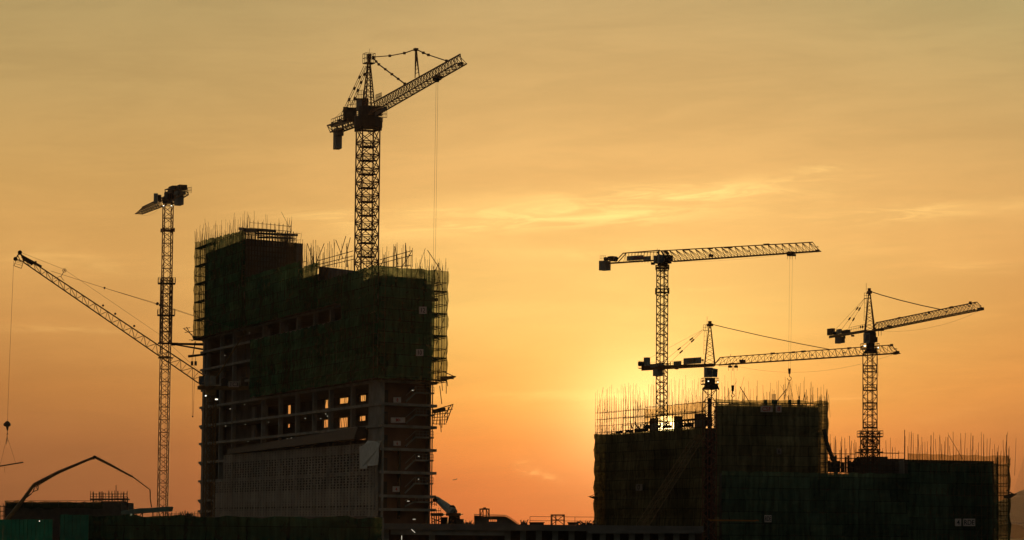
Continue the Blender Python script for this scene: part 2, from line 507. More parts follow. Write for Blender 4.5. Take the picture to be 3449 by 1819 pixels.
def rect_truss(mb, A0, A1, B0, B1, wd, n, rc=.09, rb=.045):
    """box lattice boom between lower line A0-A1 and upper line B0-B1"""
    A0, A1, B0, B1 = map(Vector, (A0, A1, B0, B1)); d = A1 - A0; s = Vector((-d.y, d.x, 0)).normalized() * wd / 2
    for q in (s, -s):
        mb.bar(A0 + q, A1 + q, rc); mb.bar(B0 + q, B1 + q, rc)
    for k in range(n + 1):
        a, b = A0.lerp(A1, k / n), B0.lerp(B1, k / n)
        mb.bar(a - s, a + s, rb); mb.bar(b - s, b + s, rb)
        for q in (s, -s):
            mb.bar(a + q, b + q, rb)
            if k < n:
                a2, b2 = A0.lerp(A1, (k + 1) / n), B0.lerp(B1, (k + 1) / n)
                mb.bar(a + q, b2 + q, rb) if k % 2 else mb.bar(b + q, a2 + q, rb)
    return mb


def beads(mb, a, b, n, r=.17, ln=.7):
    a, b = Vector(a), Vector(b); d = (b - a).normalized()
    for k in range(1, n + 1):
        p = a.lerp(b, k / (n + 1)); mb.bar(p - d * ln / 2, p + d * ln / 2, r)


def crane_plane(px, Y, pyroot, tip):
    """mast centre plan point and the vertical plane of a level jib whose root shows at pyroot and whose tip shows at tip"""
    c = P(px, pyroot, Y); d = ray(*tip); t = (c.z - EYE) / d.z; e = CAM + d * t
    return XY(c), Plane(c, e), c.z, e


# ------------------------------------------------------------------ ground, hill, haze
g = MB(); N = 24
for i in range(N + 1):
    for j in range(N + 1):
        g.v.append(Vector((-15000 + 30000 * i / N, -2000 + 32000 * j / N, 0)))
g.f = [(i * (N + 1) + j, (i + 1) * (N + 1) + j, (i + 1) * (N + 1) + j + 1, i * (N + 1) + j + 1) for i in range(N) for j in range(N)]
tag(g.build('ground', GROUND), kind='structure')

HY = 6200.0
h = MB(); nx, ny = 60, 14
prof = [(3300, 1745), (3370, 1702), (3400, 1684), (3425, 1673), (3449, 1661), (3480, 1646), (3560, 1610), (3700, 1560), (3900, 1530), (4200, 1560), (4700, 1700), (5000, 1780)]


def hz(px):
    for (a, b), (c, d) in zip(prof[:-1], prof[1:]):
        if a <= px <= c: return zat(px, b + (d - b) * (px - a) / (c - a), HY)
    return 0


for i in range(nx + 1):
    px = 3300 + (5000 - 3300) * i / nx; x = P(px, 1700, HY).x; top = max(1, hz(px))
    for j in range(ny + 1):
        t = j / ny; k = math.sin(PI * t) ** 1.0
        h.v.append(Vector((x, HY + (t - .5) * 1800, top * k + (random.random() - .5) * 5 * k - (1 if k < .05 else 0))))
h.f = [(i * (ny + 1) + j, (i + 1) * (ny + 1) + j, (i + 1) * (ny + 1) + j + 1, i * (ny + 1) + j + 1) for i in range(nx) for j in range(ny)]
tag(h.build('hill', mat('wooded_hill', (.05, .055, .03), .95, scale=.02)), kind='structure')

hm = bpy.data.materials.new('haze_air'); hm.use_nodes = True
t = hm.node_tree; t.nodes.clear(); pv = t.nodes.new('ShaderNodeVolumePrincipled'); mo = t.nodes.new('ShaderNodeOutputMaterial')
pv.inputs['Color'].default_value = (.93, .76, .66, 1); pv.inputs['Density'].default_value = 1.6e-5; pv.inputs['Anisotropy'].default_value = .6
t.links.new(pv.outputs[0], mo.inputs['Volume'])
hb = MB().slab([(-3500, -60), (3500, -60), (3500, 8200), (-3500, 8200)], -1.5, 290).build('haze', hm)
tag(hb, kind='stuff')

# ------------------------------------------------------------------ scaffold and netting
def offset_line(poly, d):
    """closed plan polygon pushed outwards by d"""
    n = len(poly); pts = [XY(p) for p in poly]; area = sum(pts[k].cross(pts[(k + 1) % n]) if False else pts[k].x * pts[(k + 1) % n].y - pts[k].y * pts[(k + 1) % n].x for k in range(n))
    sg = 1 if area > 0 else -1; out = []
    for k in range(n):
        a, b, c = pts[k - 1], pts[k], pts[(k + 1) % n]
        d1 = (b - a).normalized(); d2 = (c - b).normalized()
        n1_ = Vector((d1.y, -d1.x)) * sg; n2_ = Vector((d2.y, -d2.x)) * sg
        m_ = (n1_ + n2_).normalized(); out.append(b + m_ * (d / max(.3, m_.dot(n1_))))
    return out


def net_sheet(mb, A, B, zb, zt, nrm, lift=3.7, amp=.24, top_wave=.35, seed=0, ds=1.6, dz=.62, z_off=0.0):
    """hanging netting: pulled in at every lift, bulging between, scalloped top hem"""
    rnd = random.Random(seed); A, B = XY(A), XY(B); L = (B - A).length; n = max(2, round(L / ds)); b0 = len(mb.v)
    zt_ = zt if callable(zt) else (lambda s: zt); zb_ = zb if callable(zb) else (lambda s: zb)
    m = max(2, round((zt_(0) - zb_(0)) / dz)); ph = [rnd.uniform(.5, 1.2) for _ in range(n + 1)]; d = (B - A).normalized()
    for i in range(n + 1):
        s = L * i / n; top = zt_(s) + (rnd.uniform(-top_wave, 0) if i % 2 else rnd.uniform(-.1, .1)); bot = zb_(s) + rnd.uniform(-.15, .15)
        for j in range(m + 1):
            z = bot + (top - bot) * j / m; w = abs(math.sin(PI * ((z + z_off) % lift) / lift)) * amp * ph[i] + rnd.uniform(-.06, .06)
            e = w * .6 if i == n else (-w * .6 if i == 0 else rnd.uniform(-.1, .1))
            p = A + d * (s + e) + nrm * w; mb.v.append(Vector((p.x, p.y, z))); mb.pc.append((s + seed * 7.3, z + seed * .7))
    for i in range(n):
        for j in range(m):
            q = b0 + i * (m + 1) + j; mb.f.append((q, q + m + 1, q + m + 2, q + 1))


class Scaffold:
    """bamboo scaffold round a building: poles, ledgers, netting"""
    def __init__(s, label, group, loc, seed=1):
        s.t = thing('bamboo_scaffold', loc, label, 'scaffolding', group); s.fr = MB(); s.poles = 0; s.r = random.Random(seed)
        s.extra = MB(); s.seed = seed

    def run(s, A, B, zb, zt, up=(.6, 3.6), sp=1.6, lift=1.85, depth=1.1, nrm=None, r=.04, ind=True, dens=1.0, brace=True):
        A, B = XY(A), XY(B); L = (B - A).length; d = (B - A).normalized(); n = max(1, round(L / sp))
        zt_ = zt if callable(zt) else (lambda q: zt); zb_ = zb if callable(zb) else (lambda q: zb)
        for lay in (0, 1):
            o = nrm * (-depth * lay)
            for i in range(n + 1):
                t = L * i / n; p = A + d * t + o; z1 = zt_(t); h = s.r.uniform(*up) if s.r.random() < dens else .3
                lean = Vector((s.r.uniform(-.12, .12), s.r.uniform(-.12, .12), 0)) * (1 if h < 2.5 else 1.5)
                if ind and lay == 0 and s.poles < 98:
                    MB().bar(V3(p, zb_(t)), V3(p, z1), r).bar(V3(p, z1), V3(p, z1 + h) + lean, r * .95, r * .6).build('pole', BAMB, s.t); s.poles += 1
                else:
                    s.fr.bar(V3(p, zb_(t)), V3(p, z1), r); s.fr.bar(V3(p, z1), V3(p, z1 + h) + lean, r * .95, r * .6)
                if s.r.random() < .45 * dens:   # a second thin cane lashed beside it
                    q = p + d * s.r.uniform(.3, 1.2); hh = s.r.uniform(*up)
                    s.fr.bar(V3(q, z1 - 3), V3(q, z1 + hh) + Vector((s.r.uniform(-.3, .3), 0, 0)), r * .75, r * .5)
                if s.r.random() < .05 * dens:
                    q = p + d * s.r.uniform(-3, 3); s.fr.bar(V3(p, z1 - 1), V3(q, z1 + s.r.uniform(2.5, 4.5)), r * .8, r * .6)
            segs = max(1, int(L / 6)); k = 0
            zmin = min(zb_(0), zb_(L))
            while True:
                z = zmin + k * lift
                if z > max(zt_(0), zt_(L / 2), zt_(L)): break
                for g_ in range(segs):
                    t0, t1 = L * g_ / segs, L * (g_ + 1) / segs; tm = (t0 + t1) / 2
                    if zb_(tm) - .1 <= z <= zt_(tm) + .1:
                        a, b = A + d * t0 + o, A + d * t1 + o; j = s.r.uniform(-.08, .08)
                        s.fr.bar(V3(a, z + j), V3(b, z + s.r.uniform(-.08, .08)), r * .9)
                k += 1
        k = 0
        while zmin + k * lift < zt_(0) and depth > .3:       # cross pieces and boards at every other lift
            z = zmin + k * lift
            for i in range(0, n + 1, 2):
                t = L * i / n
                if zb_(t) <= z <= zt_(t):
                    p = A + d * t; s.fr.bar(V3(p, z), V3(p - nrm * depth, z), r * .8)
            k += 1
        if brace:
            for i in range(0, n - 4, 5):
                t0, t1 = L * i / n, L * (i + 4) / n; z0, z1 = zb_(t0), zt_(t1); z = z0
                while z + 6 < z1 + 1:
                    a, b = A + d * t0, A + d * t1
                    s.fr.bar(V3(a, z), V3(b, z + 6), r * .8) if s.r.random() < .5 else s.fr.bar(V3(b, z), V3(a, z + 6), r * .8)
                    z += 6.5

    def net(s, A, B, zb, zt, nrm, m=None, **k):
        s.seed += 1; mb = MB(); net_sheet(mb, A, B, zb, zt, nrm, seed=s.seed, **k); return mb.build('netting', m or NETG, s.t)

    def boards(s, A, B, zs, nrm, depth=1.0, th=.12):
        mb = MB(); A, B = XY(A), XY(B)
        for z in zs: mb.slab([tuple(A), tuple(B), tuple(B - nrm * depth), tuple(A - nrm * depth)], z - th / 2, z + th / 2)
        return mb.build('walkway_boards', BAMB, s.t)

    def done(s):
        s.fr.build('scaffold_frame', BAMB, s.t); return s.t


# ------------------------------------------------------------------ main tower
def Yleft(px, x0=1285, Y0=500.0, a=.000325): return Y0 / (1 + a * (px - x0))


C0 = XY(P(1285, 1500, 500)); LE = XY(P(677, 1500, Yleft(677))); RE = XY(P(1451, 1500, 507.5))
TH = RE - C0; LB = LE + TH
PL, PR, PBK = Plane(LE, C0), Plane(C0, RE), Plane(LB, RE)
dL = PL.d; nL = PL.n; nR = PR.n; LL = PL.L
tower = thing('concrete_tower', V3(C0, 0), 'long concrete tower block under construction, upper storeys wrapped in green netting, louvred lower wall', 'building')
LV = [EYE + z for z in (-8.5, -4.4, -.6, 3.2, 5.4, 9.3, 13.1, 16.9, 20.5, 24.3, 28.2, 32.0, 35.6, 38.3)]
foot = [LE, C0, RE, LB]
eave = [LE - dL * 1.0 + nL * .25, C0 + dL * .0 + nL * .25, RE + TH.normalized() * 1.35, LB - dL * 1.0 + TH.normalized() * .4]
for i, z in enumerate(LV):
    mb = MB().slab([tuple(p) for p in eave], z - .45, z)
    # staggered lips of slab at the left end
    e0 = LE - dL * (2.3 if i % 2 else 3.0)
    mb.slab([tuple(e0 + TH * .05), tuple(LE - dL * .8 + TH * .05), tuple(LE - dL * .8 + TH * .55), tuple(e0 + TH * .5)], z - .75, z - .05)
    mb.build('floor_slab', CONC, tower)
def sx_of(px, pl=PL): return pl.s_of(pl.q(px, 1500))
colx = [690, 735, 777, 877, 935, 992, 1049, 1104, 1178, 1240]
for px in colx:
    s = sx_of(px)
    MB().box(PL.at(s, (LV[13]) / 2, -.5), dL, .75, .75, LV[13] - .2).build('column', CONC, tower)
# end walls and the corner wall panel
MB().slab([tuple(LE + dL * .3), tuple(LE + dL * 2.2), tuple(LB + dL * 2.2), tuple(LB + dL * .3)], 0, LV[13]).build('end_wall', CONC, tower)
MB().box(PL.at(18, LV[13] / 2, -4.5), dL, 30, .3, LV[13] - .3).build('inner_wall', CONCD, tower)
e = MB(); e.box(PL.at(sx_of(683), LV[13] / 2, -.55), dL, 2.4, .5, LV[13] - .2)
s0, s1 = sx_of(1237), sx_of(1284)
e.build('wall', CONC, tower)
MB().box(PL.at((s0 + s1) / 2, 17, -.3), dL, s1 - s0, .35, 38).build('corner_wall', CONC, tower)
# back wall with see-through openings: (x0,y0,x1,y1) seen through the storey openings
holes = [(1096, 1346, 1111, 1376), (1146, 1338, 1178, 1361), (1216, 1330, 1237, 1353), (1092, 1409, 1110, 1441), (1145, 1403, 1176, 1441), (1213, 1400, 1236, 1419),
         (1094, 1475, 1109, 1481), (1147, 1469, 1175, 1477), (1213, 1465, 1236, 1482), (971, 1364, 984, 1395), (971, 1424, 981, 1441), (974, 1124, 984, 1134), (1112, 1100, 1117, 1109), (1131, 1097, 1138, 1111),
         (1159, 1729, 1190, 1748), (1193, 1727, 1218, 1749), (1230, 1079, 1236, 1086)]
hs = []
for x0, y0, x1, y1 in holes:
    a, b = PBK.q(x0, y1), PBK.q(x1, y0); hs.append((PBK.s_of(a), PBK.s_of(b), a.z, b.z))
zr = sorted({0.0, LV[13]} | {h_[2] for h_ in hs} | {h_[3] for h_ in hs}); bw = MB()
for za, zb in zip(zr[:-1], zr[1:]):
    if zb - za < .02: continue
    cur = 0.0
    for h_ in sorted(x for x in hs if x[2] <= (za + zb) / 2 <= x[3]):
        if h_[0] > cur: bw.box(PBK.at((cur + h_[0]) / 2, (za + zb) / 2, .15), PBK.d, h_[0] - cur, .3, zb - za)
        cur = max(cur, h_[1])
    if cur < PBK.L: bw.box(PBK.at((cur + PBK.L) / 2, (za + zb) / 2, .15), PBK.d, PBK.L - cur, .3, zb - za)
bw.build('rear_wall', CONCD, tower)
# guard rails and clutter in front of the see-through windows
gr = MB()
for lv in (7, 8, 9):
    rails(gr, PBK.at(sx_of(1070, PBK), LV[lv], .6), PBK.at(sx_of(1240, PBK), LV[lv], .6), 1.1, .9, .05)
for (x0, y0, x1, y1) in holes[:9]:
    for k in range(3):
        x = random.uniform(x0, x1); gr.bar(PBK.q(x, y0, .8), PBK.q(x + random.uniform(-5, 5), y1, .8), .05)
gr.build('guard_rail', DARK, tower)
# right-hand end wall, recessed, with stair flights on every storey
MB().slab([tuple(C0 + TH * .02 + dL * -2.2), tuple(RE - dL * 2.2 - TH * .02), tuple(RE - dL * 2.6), tuple(C0 + TH * .02 - dL * 2.6)], 0, LV[13]).build('end_wall', BRICKY, tower)
for i in range(3, 13):
    MB().box(V3(C0 + TH * .14 - dL * 2.1, LV[i] + 1.1), TH, 1.1, .12, 2.1).build('doorway', DARK, tower)
for i in range(3, 9):
    z, zn = LV[i], LV[i + 1]; mb = MB(); mid = z + (zn - z) * .5
    a = V3(C0 + TH * .50 - dL * .5, z + .3); b = V3(C0 + TH * .70 - dL * .5, mid)
    mb.bar(a, b, .13); mb.bar(a + Vector((0, 0, 1)), b + Vector((0, 0, 1)), .05)
    mb.slab([tuple(C0 + TH * .70 - dL * .2), tuple(RE + TH.normalized() * .75 - dL * .2), tuple(RE + TH.normalized() * .75 - dL * 2), tuple(C0 + TH * .7 - dL * 2)], mid - .15, mid + .1)
    rails(mb, V3(C0 + TH * .7 - dL * .2, mid), V3(RE + TH.normalized() * .7 - dL * .2, mid), 1.0, .8, .04)
    mb.bar(V3(RE + TH.normalized() * .45 - dL * .4, z), V3(RE + TH.normalized() * .45 - dL * .4, zn - .4), .12)
    mb.build('staircase', CONC, tower)
# roof storey, bulkheads
ru = MB()
ru.slab([tuple(LE + dL * 1), tuple(C0 - dL * .4), tuple(RE - dL * .4), tuple(LB + dL * 1)], LV[13] + .003, EYE + 40.6)
sK = sx_of(823); KC = LE + dL * sK
ru.slab([tuple(LE + dL * 1), tuple(KC), tuple(KC + TH * 1.28), tuple(LE + dL * 1 + TH * 1.28)], EYE + 40.6, EYE + 55.6)
ru.slab([tuple(LE + dL * (sK + 1)), tuple(LE + dL * sx_of(1066)), tuple(LE + dL * sx_of(1066) + TH * .5), tuple(LE + dL * (sK + 1) + TH * .9)], EYE + 40.6, EYE + 44.7)
g0, g1 = LE + dL * (sx_of(1066) + .1), LE + dL * sx_of(1182)
ru.hexa([V3(g0, EYE + 40.5), V3(g1, EYE + 40.5), V3(g1 + TH * .2, EYE + 40.5), V3(g0 + TH * .2, EYE + 40.5), V3(g0, EYE + 46.0), V3(g1, EYE + 43.5), V3(g1 + TH * .2, EYE + 43.5), V3(g0 + TH * .2, EYE + 46.0)])
ru.slab([tuple(g1), tuple(C0 - dL * .6), tuple(C0 - dL * .6 + TH * .9), tuple(g1 + TH * .9)], EYE + 40.6, EYE + 41.4)
ru.build('roof_storey', CONCD, tower)
# dark canopy over the louvres and the louvre wall itself
cn = MB(); ca, cb = PL.q(790, 1500), PL.q(1236, 1490)
c0, c1 = PL.s_of(ca), PL.s_of(cb); zc = EYE + 14.6
cn.hexa([PL.at(c0, zc - .6, 0.1), PL.at(c0, zc - .6, 1.5), PL.at(c1, zc + .1, 2.3), PL.at(c1, zc + .1, 0.1), PL.at(c0, zc + .4, .1), PL.at(c0, zc + .4, 1.3), PL.at(c1, zc + 2.1, 1.6), PL.at(c1, zc + 2.1, .1)])
cn.build('canopy', DARK, tower)
lo = MB(); l0, l1 = sx_of(762), sx_of(1277); z = EYE + 1.9; row = 0
while z < EYE + 13.9:
    lo.bar(PL.at(l0 - (8 if z < EYE + 9 else 0), z, .45), PL.at(l1, z, .45), .08)
    z += .46; row += 1
rr = random.Random(3); s = l0 - 8
while s < l1:
    for r_ in range(26):
        z = EYE + 1.9 + r_ * .46
        if s < l0 and z > EYE + 8.6: continue
        k = 1 if (3 < r_ < 10) or r_ > 22 or r_ < 2 else 0
        wdt = 1.45 if k else (.95 if (int(s / 2.05) + r_ // 2) % 2 else .5)
        lo.box(PL.at(s + (.1 if r_ % 2 else 0), z + .23, .35), dL, wdt, .08, .40)
    s += 2.05
for x in (762, 1277): lo.bar(PL.at(sx_of(x), EYE + 1.5, .5), PL.at(sx_of(x), EYE + 14, .5), .1)
lo.build('louvre_screen', TERRA, tower)
# lower recess wall behind louvres, coloured near-black to stand for the recess shade
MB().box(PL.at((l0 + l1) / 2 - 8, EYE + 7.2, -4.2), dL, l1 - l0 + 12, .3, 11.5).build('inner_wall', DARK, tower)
for px, lvl in ((800, 8), (838, 8), (800, 9), (800, 7), (838, 7), (846, 12), (905, 12)):
    MB().box(PL.at(sx_of(px), LV[lvl] + 1.4, -3.2), dL, 2.6, .3, 2.7).build('partition_panel', CONC, tower)

# white sheet hanging at the corner
ws = MB(); pts = [(1210, 1505), (1228, 1497), (1238, 1484), (1262, 1486), (1284, 1484), (1279, 1494), (1274, 1510), (1275, 1540), (1272, 1566), (1258, 1568), (1240, 1570), (1238, 1560), (1235, 1579), (1212, 1578)]
fr = [PL.q(x, y, 1.0 + .15 * math.sin(k * 2.1)) for k, (x, y) in enumerate(pts)]; bk = [q - PL.n3 * .06 for q in fr]; nn = len(fr)
ws.add(fr + bk, [tuple(range(nn)), tuple(range(nn, 2 * nn))[::-1]] + [(k, (k + 1) % nn, nn + (k + 1) % nn, nn + k) for k in range(nn)])
tag(ws.build('hanging_sheet', WHITE), 'pale torn sheet hanging over the louvres near the tower corner', 'sheet')

# scaffold on the tower
OUT = 1.5
oL, oC, oR, oB = offset_line(foot, OUT)
oL = oL + (oL - oC).normalized() * .9; oB = oB + (oB - oR).normalized() * .9
sc = Scaffold('tall bamboo scaffold wrapped round the long tower, clad in green netting with bare canes above', 'bamboo scaffolds', V3(C0, 0), 11)
def sout(px): return Plane(oL, oC).s_of(Plane(oL, oC).q(px, 1500))
PO = Plane(oL, oC); LO = PO.L
def pt(px): return PO.A + PO.d * (LO if px == 'C' else (0 if px == 'L' else sout(px)))
zN = EYE + 38.2
segsL = [('L', 818, zN, EYE + 57.6), (818, 1004, zN, EYE + 47.4), (1004, 1066, zN, EYE + 46.4), (1066, 'C', zN, EYE + 43.0)]
for a, b, z0, z1 in segsL:
    A, B = pt(a), pt(b)
    if a == 'L': zt = lambda q, L=(B - A).length: EYE + 58.2 - 1.3 * q / L
    elif a == 818: zt = lambda q: EYE + 47.6
    else: zt = (lambda z: (lambda q: z))(z1)
    sc.run(A, B, z0, zt, nrm=PO.n, up=(.5, 3.4), sp=1.9 if a != 'L' else 1.7)
    if a == 'L':
        Mx = pt(683); s_ = (Mx - A).length; sc.net(A, Mx, z0, zt, PO.n, z_off=1.0, m=NETG2); sc.net(Mx, B, z0, lambda q: zt(q + s_), PO.n, z_off=1.0)
    else: sc.net(A, B, z0, zt, PO.n, z_off=1.0)
# second net further down between the storeys
A, B = pt(840), pt('C'); sc.run(A, B, EYE + 24.3, EYE + 35.2, up=(0, .1), nrm=PO.n, ind=False, dens=0); sc.net(A, B, EYE + 24.4, EYE + 35.3, PO.n)
A, B = pt(1145), pt('C'); sc.run(A, B, EYE + 35.2, zN, up=(0, .1), nrm=PO.n, ind=False, dens=0, brace=False); sc.net(A, B, EYE + 35.2, zN + .1, PO.n)
PX = Plane(oC, oR); sc.run(oC, oR, EYE + 24.2, EYE + 42.6, nrm=PX.n, sp=1.0, up=(.6, 3.6)); 
oRx = oR + (oR - oC).normalized() * 1.0
cut = PX.A + PX.d * PX.s_of(PX.q(1456, 1500)); sc.net(oC, cut, EYE + 24.4, EYE + 42.8, PX.n); sc.net(cut, oRx, EYE + 24.4, EYE + 42.8, PX.n, m=NETG2)
# far right and left returns (seen edge on against the sky)
oBx = oB + (oR - oC).normalized() * 1.0
far = oRx + (oBx - oRx).normalized() * 16
nE = Plane(oRx, far).n
nE = -Plane(oRx, far).n if Plane(oRx, far).n.dot(oR - oC) < 0 else Plane(oRx, far).n
sc.run(oRx, far, EYE + 24.2, EYE + 42.4, nrm=nE, sp=1.5, lift=1.85, up=(.5, 3), depth=1.4, r=.055)
nW = (oL - oC).normalized()
sc.run(oL, oB, zN, EYE + 57.8, nrm=nW, sp=1.2, up=(.5, 3), r=.055)
# skirts: boards at the lifts near both ends
sc.boards(pt('L'), pt(700), [EYE + 38.3 + 3.7 * k for k in range(6)], PO.n, 1.2, .25)
sc.boards(oC + (oR - oC) * .55, oRx, [EYE + 24.5 + 3.7 * k for k in range(5)], PX.n, 1.2, .25)
# bare scaffold on the set-back block (brown canes) and railings above the roof
KO = pt(818); PK = Plane(KO, KO + TH)
A, B = KO, KO + TH.normalized() * 12.4
sc.run(A, B, EYE + 46, EYE + 56.8, nrm=PK.n, sp=.75, lift=1.0, up=(0, .5), ind=False, r=.06)
far_ = B + (-dL) * 14
sc.run(B, far_, EYE + 46, EYE + 56.8, nrm=TH.normalized(), sp=1.1, lift=1.1, up=(0, .6), ind=False)
sc.net(B, far_, EYE + 46, EYE + 55.5, TH.normalized(), m=NETG2, amp=.2)
A2, B2 = KO + TH.normalized() * 1.8 + (-dL) * 3, KO + TH.normalized() * 12.2 + (-dL) * 3
sc.run(A2, B2, EYE + 56.6, EYE + 58.7, nrm=PK.n, sp=1.0, lift=1.0, up=(0, 2.4), dens=.45, depth=.2, ind=False, brace=False)
for k in range(9):
    z = EYE + 57.0 - k * 1.35; p = V3(B, z); sc.fr.bar(p - Vector((.5, 0, 0)), p + Vector((random.uniform(.6, 1.3), 0, .1 * (k % 3))), .045)
for (x0, y0, x1, y1, Y) in ((1066, 880, 1190, 845, 538), (1066, 893, 1190, 862, 538), (1070, 902, 1196, 872, 536), (1280, 875, 1388, 844, 512), (1280, 888, 1386, 860, 512), (1280, 905, 1384, 893, 512),
                            (1160, 885, 1180, 800, 535), (1035, 820, 1062, 900, 545), (1092, 820, 1060, 900, 545), (1131, 808, 1155, 870, 540), (1165, 795, 1140, 880, 540), (1366, 818, 1372, 905, 510), (1388, 845, 1350, 905, 510), (1440, 843, 1488, 915, 506), (1478, 885, 1465, 915, 505), (1330, 830, 1340, 890, 512), (1295, 868, 1280, 900, 512)):
    sc.fr.bar(P(x0, y0, Y), P(x1, y1, Y), .07)
for k in range(26):
    x = random.uniform(1285, 1390); sc.fr.bar(P(x, 900, 515), P(x + random.uniform(-2, 2), random.uniform(815, 870), 515), .045)
for k in range(34):
    x = random.uniform(1008, 1190); sc.fr.bar(P(x, 900, 545), P(x + random.uniform(-2, 2), random.uniform(805, 865), 545), .045)
def fan(pl_pts, Y0, Y1):
    for x0, y0, x1, y1 in pl_pts: sc.fr.bar(P(x0, y0, Y0), P(x1, y1, Y1), .07)
fan([(1470, 1270, 1535, 1268), (1475, 1275, 1528, 1276), (1480, 1285, 1530, 1272), (1490, 1250, 1534, 1270), (1505, 1282, 1508, 1300), (1503, 1285, 1503, 1325), (1488, 1285, 1490, 1315)], 505, 500)
fan([(1455, 1383, 1526, 1362), (1462, 1392, 1524, 1378), (1455, 1428, 1503, 1428), (1526, 1362, 1503, 1424), (1520, 1364, 1496, 1400), (1466, 1385, 1460, 1428), (1475, 1383, 1470, 1430), (1484, 1381, 1480, 1432), (1492, 1378, 1488, 1440), (1500, 1376, 1497, 1430), (1510, 1370, 1505, 1415), (1458, 1396, 1512, 1392), (1458, 1406, 1508, 1404), (1458, 1416, 1505, 1414), (1480, 1378, 1486, 1455), (1481, 1300, 1488, 1360)], 505, 502)
fan([(620, 1108, 650, 1130), (623, 1120, 650, 1116), (617, 1106, 640, 1104), (628, 1102, 645, 1130), (637, 1145, 678, 1145), (645, 1148, 655, 1145)], 622, 626)
for zz, oo in ((EYE + 38.4, 1.5),):
    sc.extra.hexa([V3(oL + nW * 1.4, zz + .35), V3(oL + nW * 1.5 + TH * .5, zz + .35), V3(oL + TH * .5, zz - .5), V3(oL, zz - .5), V3(oL + nW * 1.4, zz + .55), V3(oL + nW * 1.5 + TH * .5, zz + .55), V3(oL + TH * .5, zz + .4), V3(oL, zz + .4)])
sc.extra.build('catch_platform', BAMB, sc.t); sc.extra = MB()
q = [P(1483, 1268, 503), P(1533, 1266, 500), P(1533, 1266, 506), P(1483, 1268, 509)]
sc.extra.hexa([v - Vector((0, 0, .9)) if k in (0, 3) else v - Vector((0, 0, .25)) for k, v in enumerate(q)] + q)
sc.extra.build('catch_platform', BAMB, sc.t); sc.extra = MB()
q = [P(1455, 1380, 503), P(1500, 1372, 500), P(1500, 1372, 506), P(1455, 1380, 509)]
sc.extra.hexa([v - Vector((0, 0, .6)) for v in q] + q)
sc.extra.build('catch_platform', BAMB, sc.t)
sc.done()
# torn netting curtains at the lower ends of the net
# dark pale roof beam and the crown scaffold of the set-back block
rb = thing('roof_formwork', V3(LE + dL * sx_of(900), EYE + 54), 'dark steel formwork beams lying on the set-back top block of the long tower', 'formwork')
m_ = MB()
for (x0, y0, x1, y1, r) in ((812, 772, 925, 778, .32), (825, 776, 868, 776, .4), (860, 786, 1000, 792, .26), (868, 800, 980, 802, .2), (808, 770, 824, 772, .3)): m_.bar(P(x0, y0, 585), P(x1, y1, 566), r)
m_.build('beam', DARK, rb)
m_ = MB()
for x in range(826, 996, 9): m_.bar(P(x, 780, 575), P(x + random.uniform(-3, 3), 830, 575), .09)
m_.build('prop', DARK, rb)

# floor and letter signs on the tower
sign(Plane(oC, oR), 1412, 1033, 1436, 1057, '12', .55, 'square board numbered 12 on the green netting near the tower\'s right edge')
sign(Plane(oC, oR), 1402, 1176, 1425, 1199, '10', .55, 'square board numbered 10 on the green netting below the 12')
PRf = Plane(C0 + nR * .3, RE + nR * .3)
sign(PRf, 1325, 1338, 1350, 1356, '8', .3, 'board numbered 8 in red on the first open storey below the tower netting', RED)
sign(PRf, 1317, 1406, 1364, 1424, 'M+', .3, 'wide board lettered M+ in red on the open end of the long tower', RED)
sign(PRf, 1325, 1485, 1349, 1501, '6', .3, 'board numbered 6 in red, two storeys under the M+ board', RED)
sign(PRf, 1323, 1638, 1345, 1657, '4', .3, 'board numbered 4 in red, lowest on the open end of the long tower', RED)

# tube lamps inside the storeys
tl = [(739, 1374, 8), (775, 1377, 9), (784, 1373, 5), (824, 1363, 4), (737, 1434, 8), (760, 1435, 6), (780, 1434, 7), (826, 1429, 5), (904, 1422, 6), (948, 1424, 5), (1028, 1409, 6), (1103, 1402, 7), (1080, 1410, 5), (781, 1497, 7), (835, 1487, 5), (893, 1485, 6), (967, 1478, 6), (981, 1475, 5),
      (738, 1126, 7), (789, 1123, 5), (840, 1121, 6), (757, 1198, 7), (1390, 1315, 6), (1411, 1537, 6), (1410, 1614, 4), (1375, 1688, 9), (1395, 1749, 11), (1097, 1394, 5), (1195, 1387, 6)]
side_l = [(x, y) for x, y, _ in tl]
for k, (x, y, ln) in enumerate(tl):
    pl = PL if x < 1290 else PR; p = pl.q(x, y, -1.2 if x < 1290 else -.35); d = pl.d3 * (ln * .055)
    where = 'in the tower' if x < 1290 else 'at the tower stairs'
    row = 'the upper opening band' if y < 1210 else ('the first open storey' if y < 1400 else 'the second open storey' if y < 1460 else 'the storey above the louvres' if y < 1520 else 'the lowest storeys')
    if x >= 1290: row = {1315: 'the storey of board 8', 1537: 'the storey below board 6', 1614: 'the storey above board 4', 1688: 'the storey below board 4', 1749: 'the bottom storey'}[y]
    same = [i_ for i_, (a, b, _) in enumerate(tl) if a < 1290 and ((b < 1210) == (y < 1210)) and ((b < 1400) == (y < 1400)) and ((b < 1460) == (y < 1460)) and ((b < 1520) == (y < 1520))]
    same.sort(key=lambda i_: tl[i_][0]); od = 'leftmost second third fourth fifth sixth seventh eighth ninth tenth'.split()
    lab = ('lit tube lamp in %s, %s of its row from the left' % (row, od[same.index(k)]) if same.index(k) else 'lit tube lamp in %s, leftmost of its row' % row) if x < 1290 else 'lit tube lamp at the stair end, in ' + row
    tag(MB().bar(p - d / 2, p + d / 2, .035).build('tube_lamp', TUBE), lab, 'tube light', 'lit tube lamps in the tower storeys')

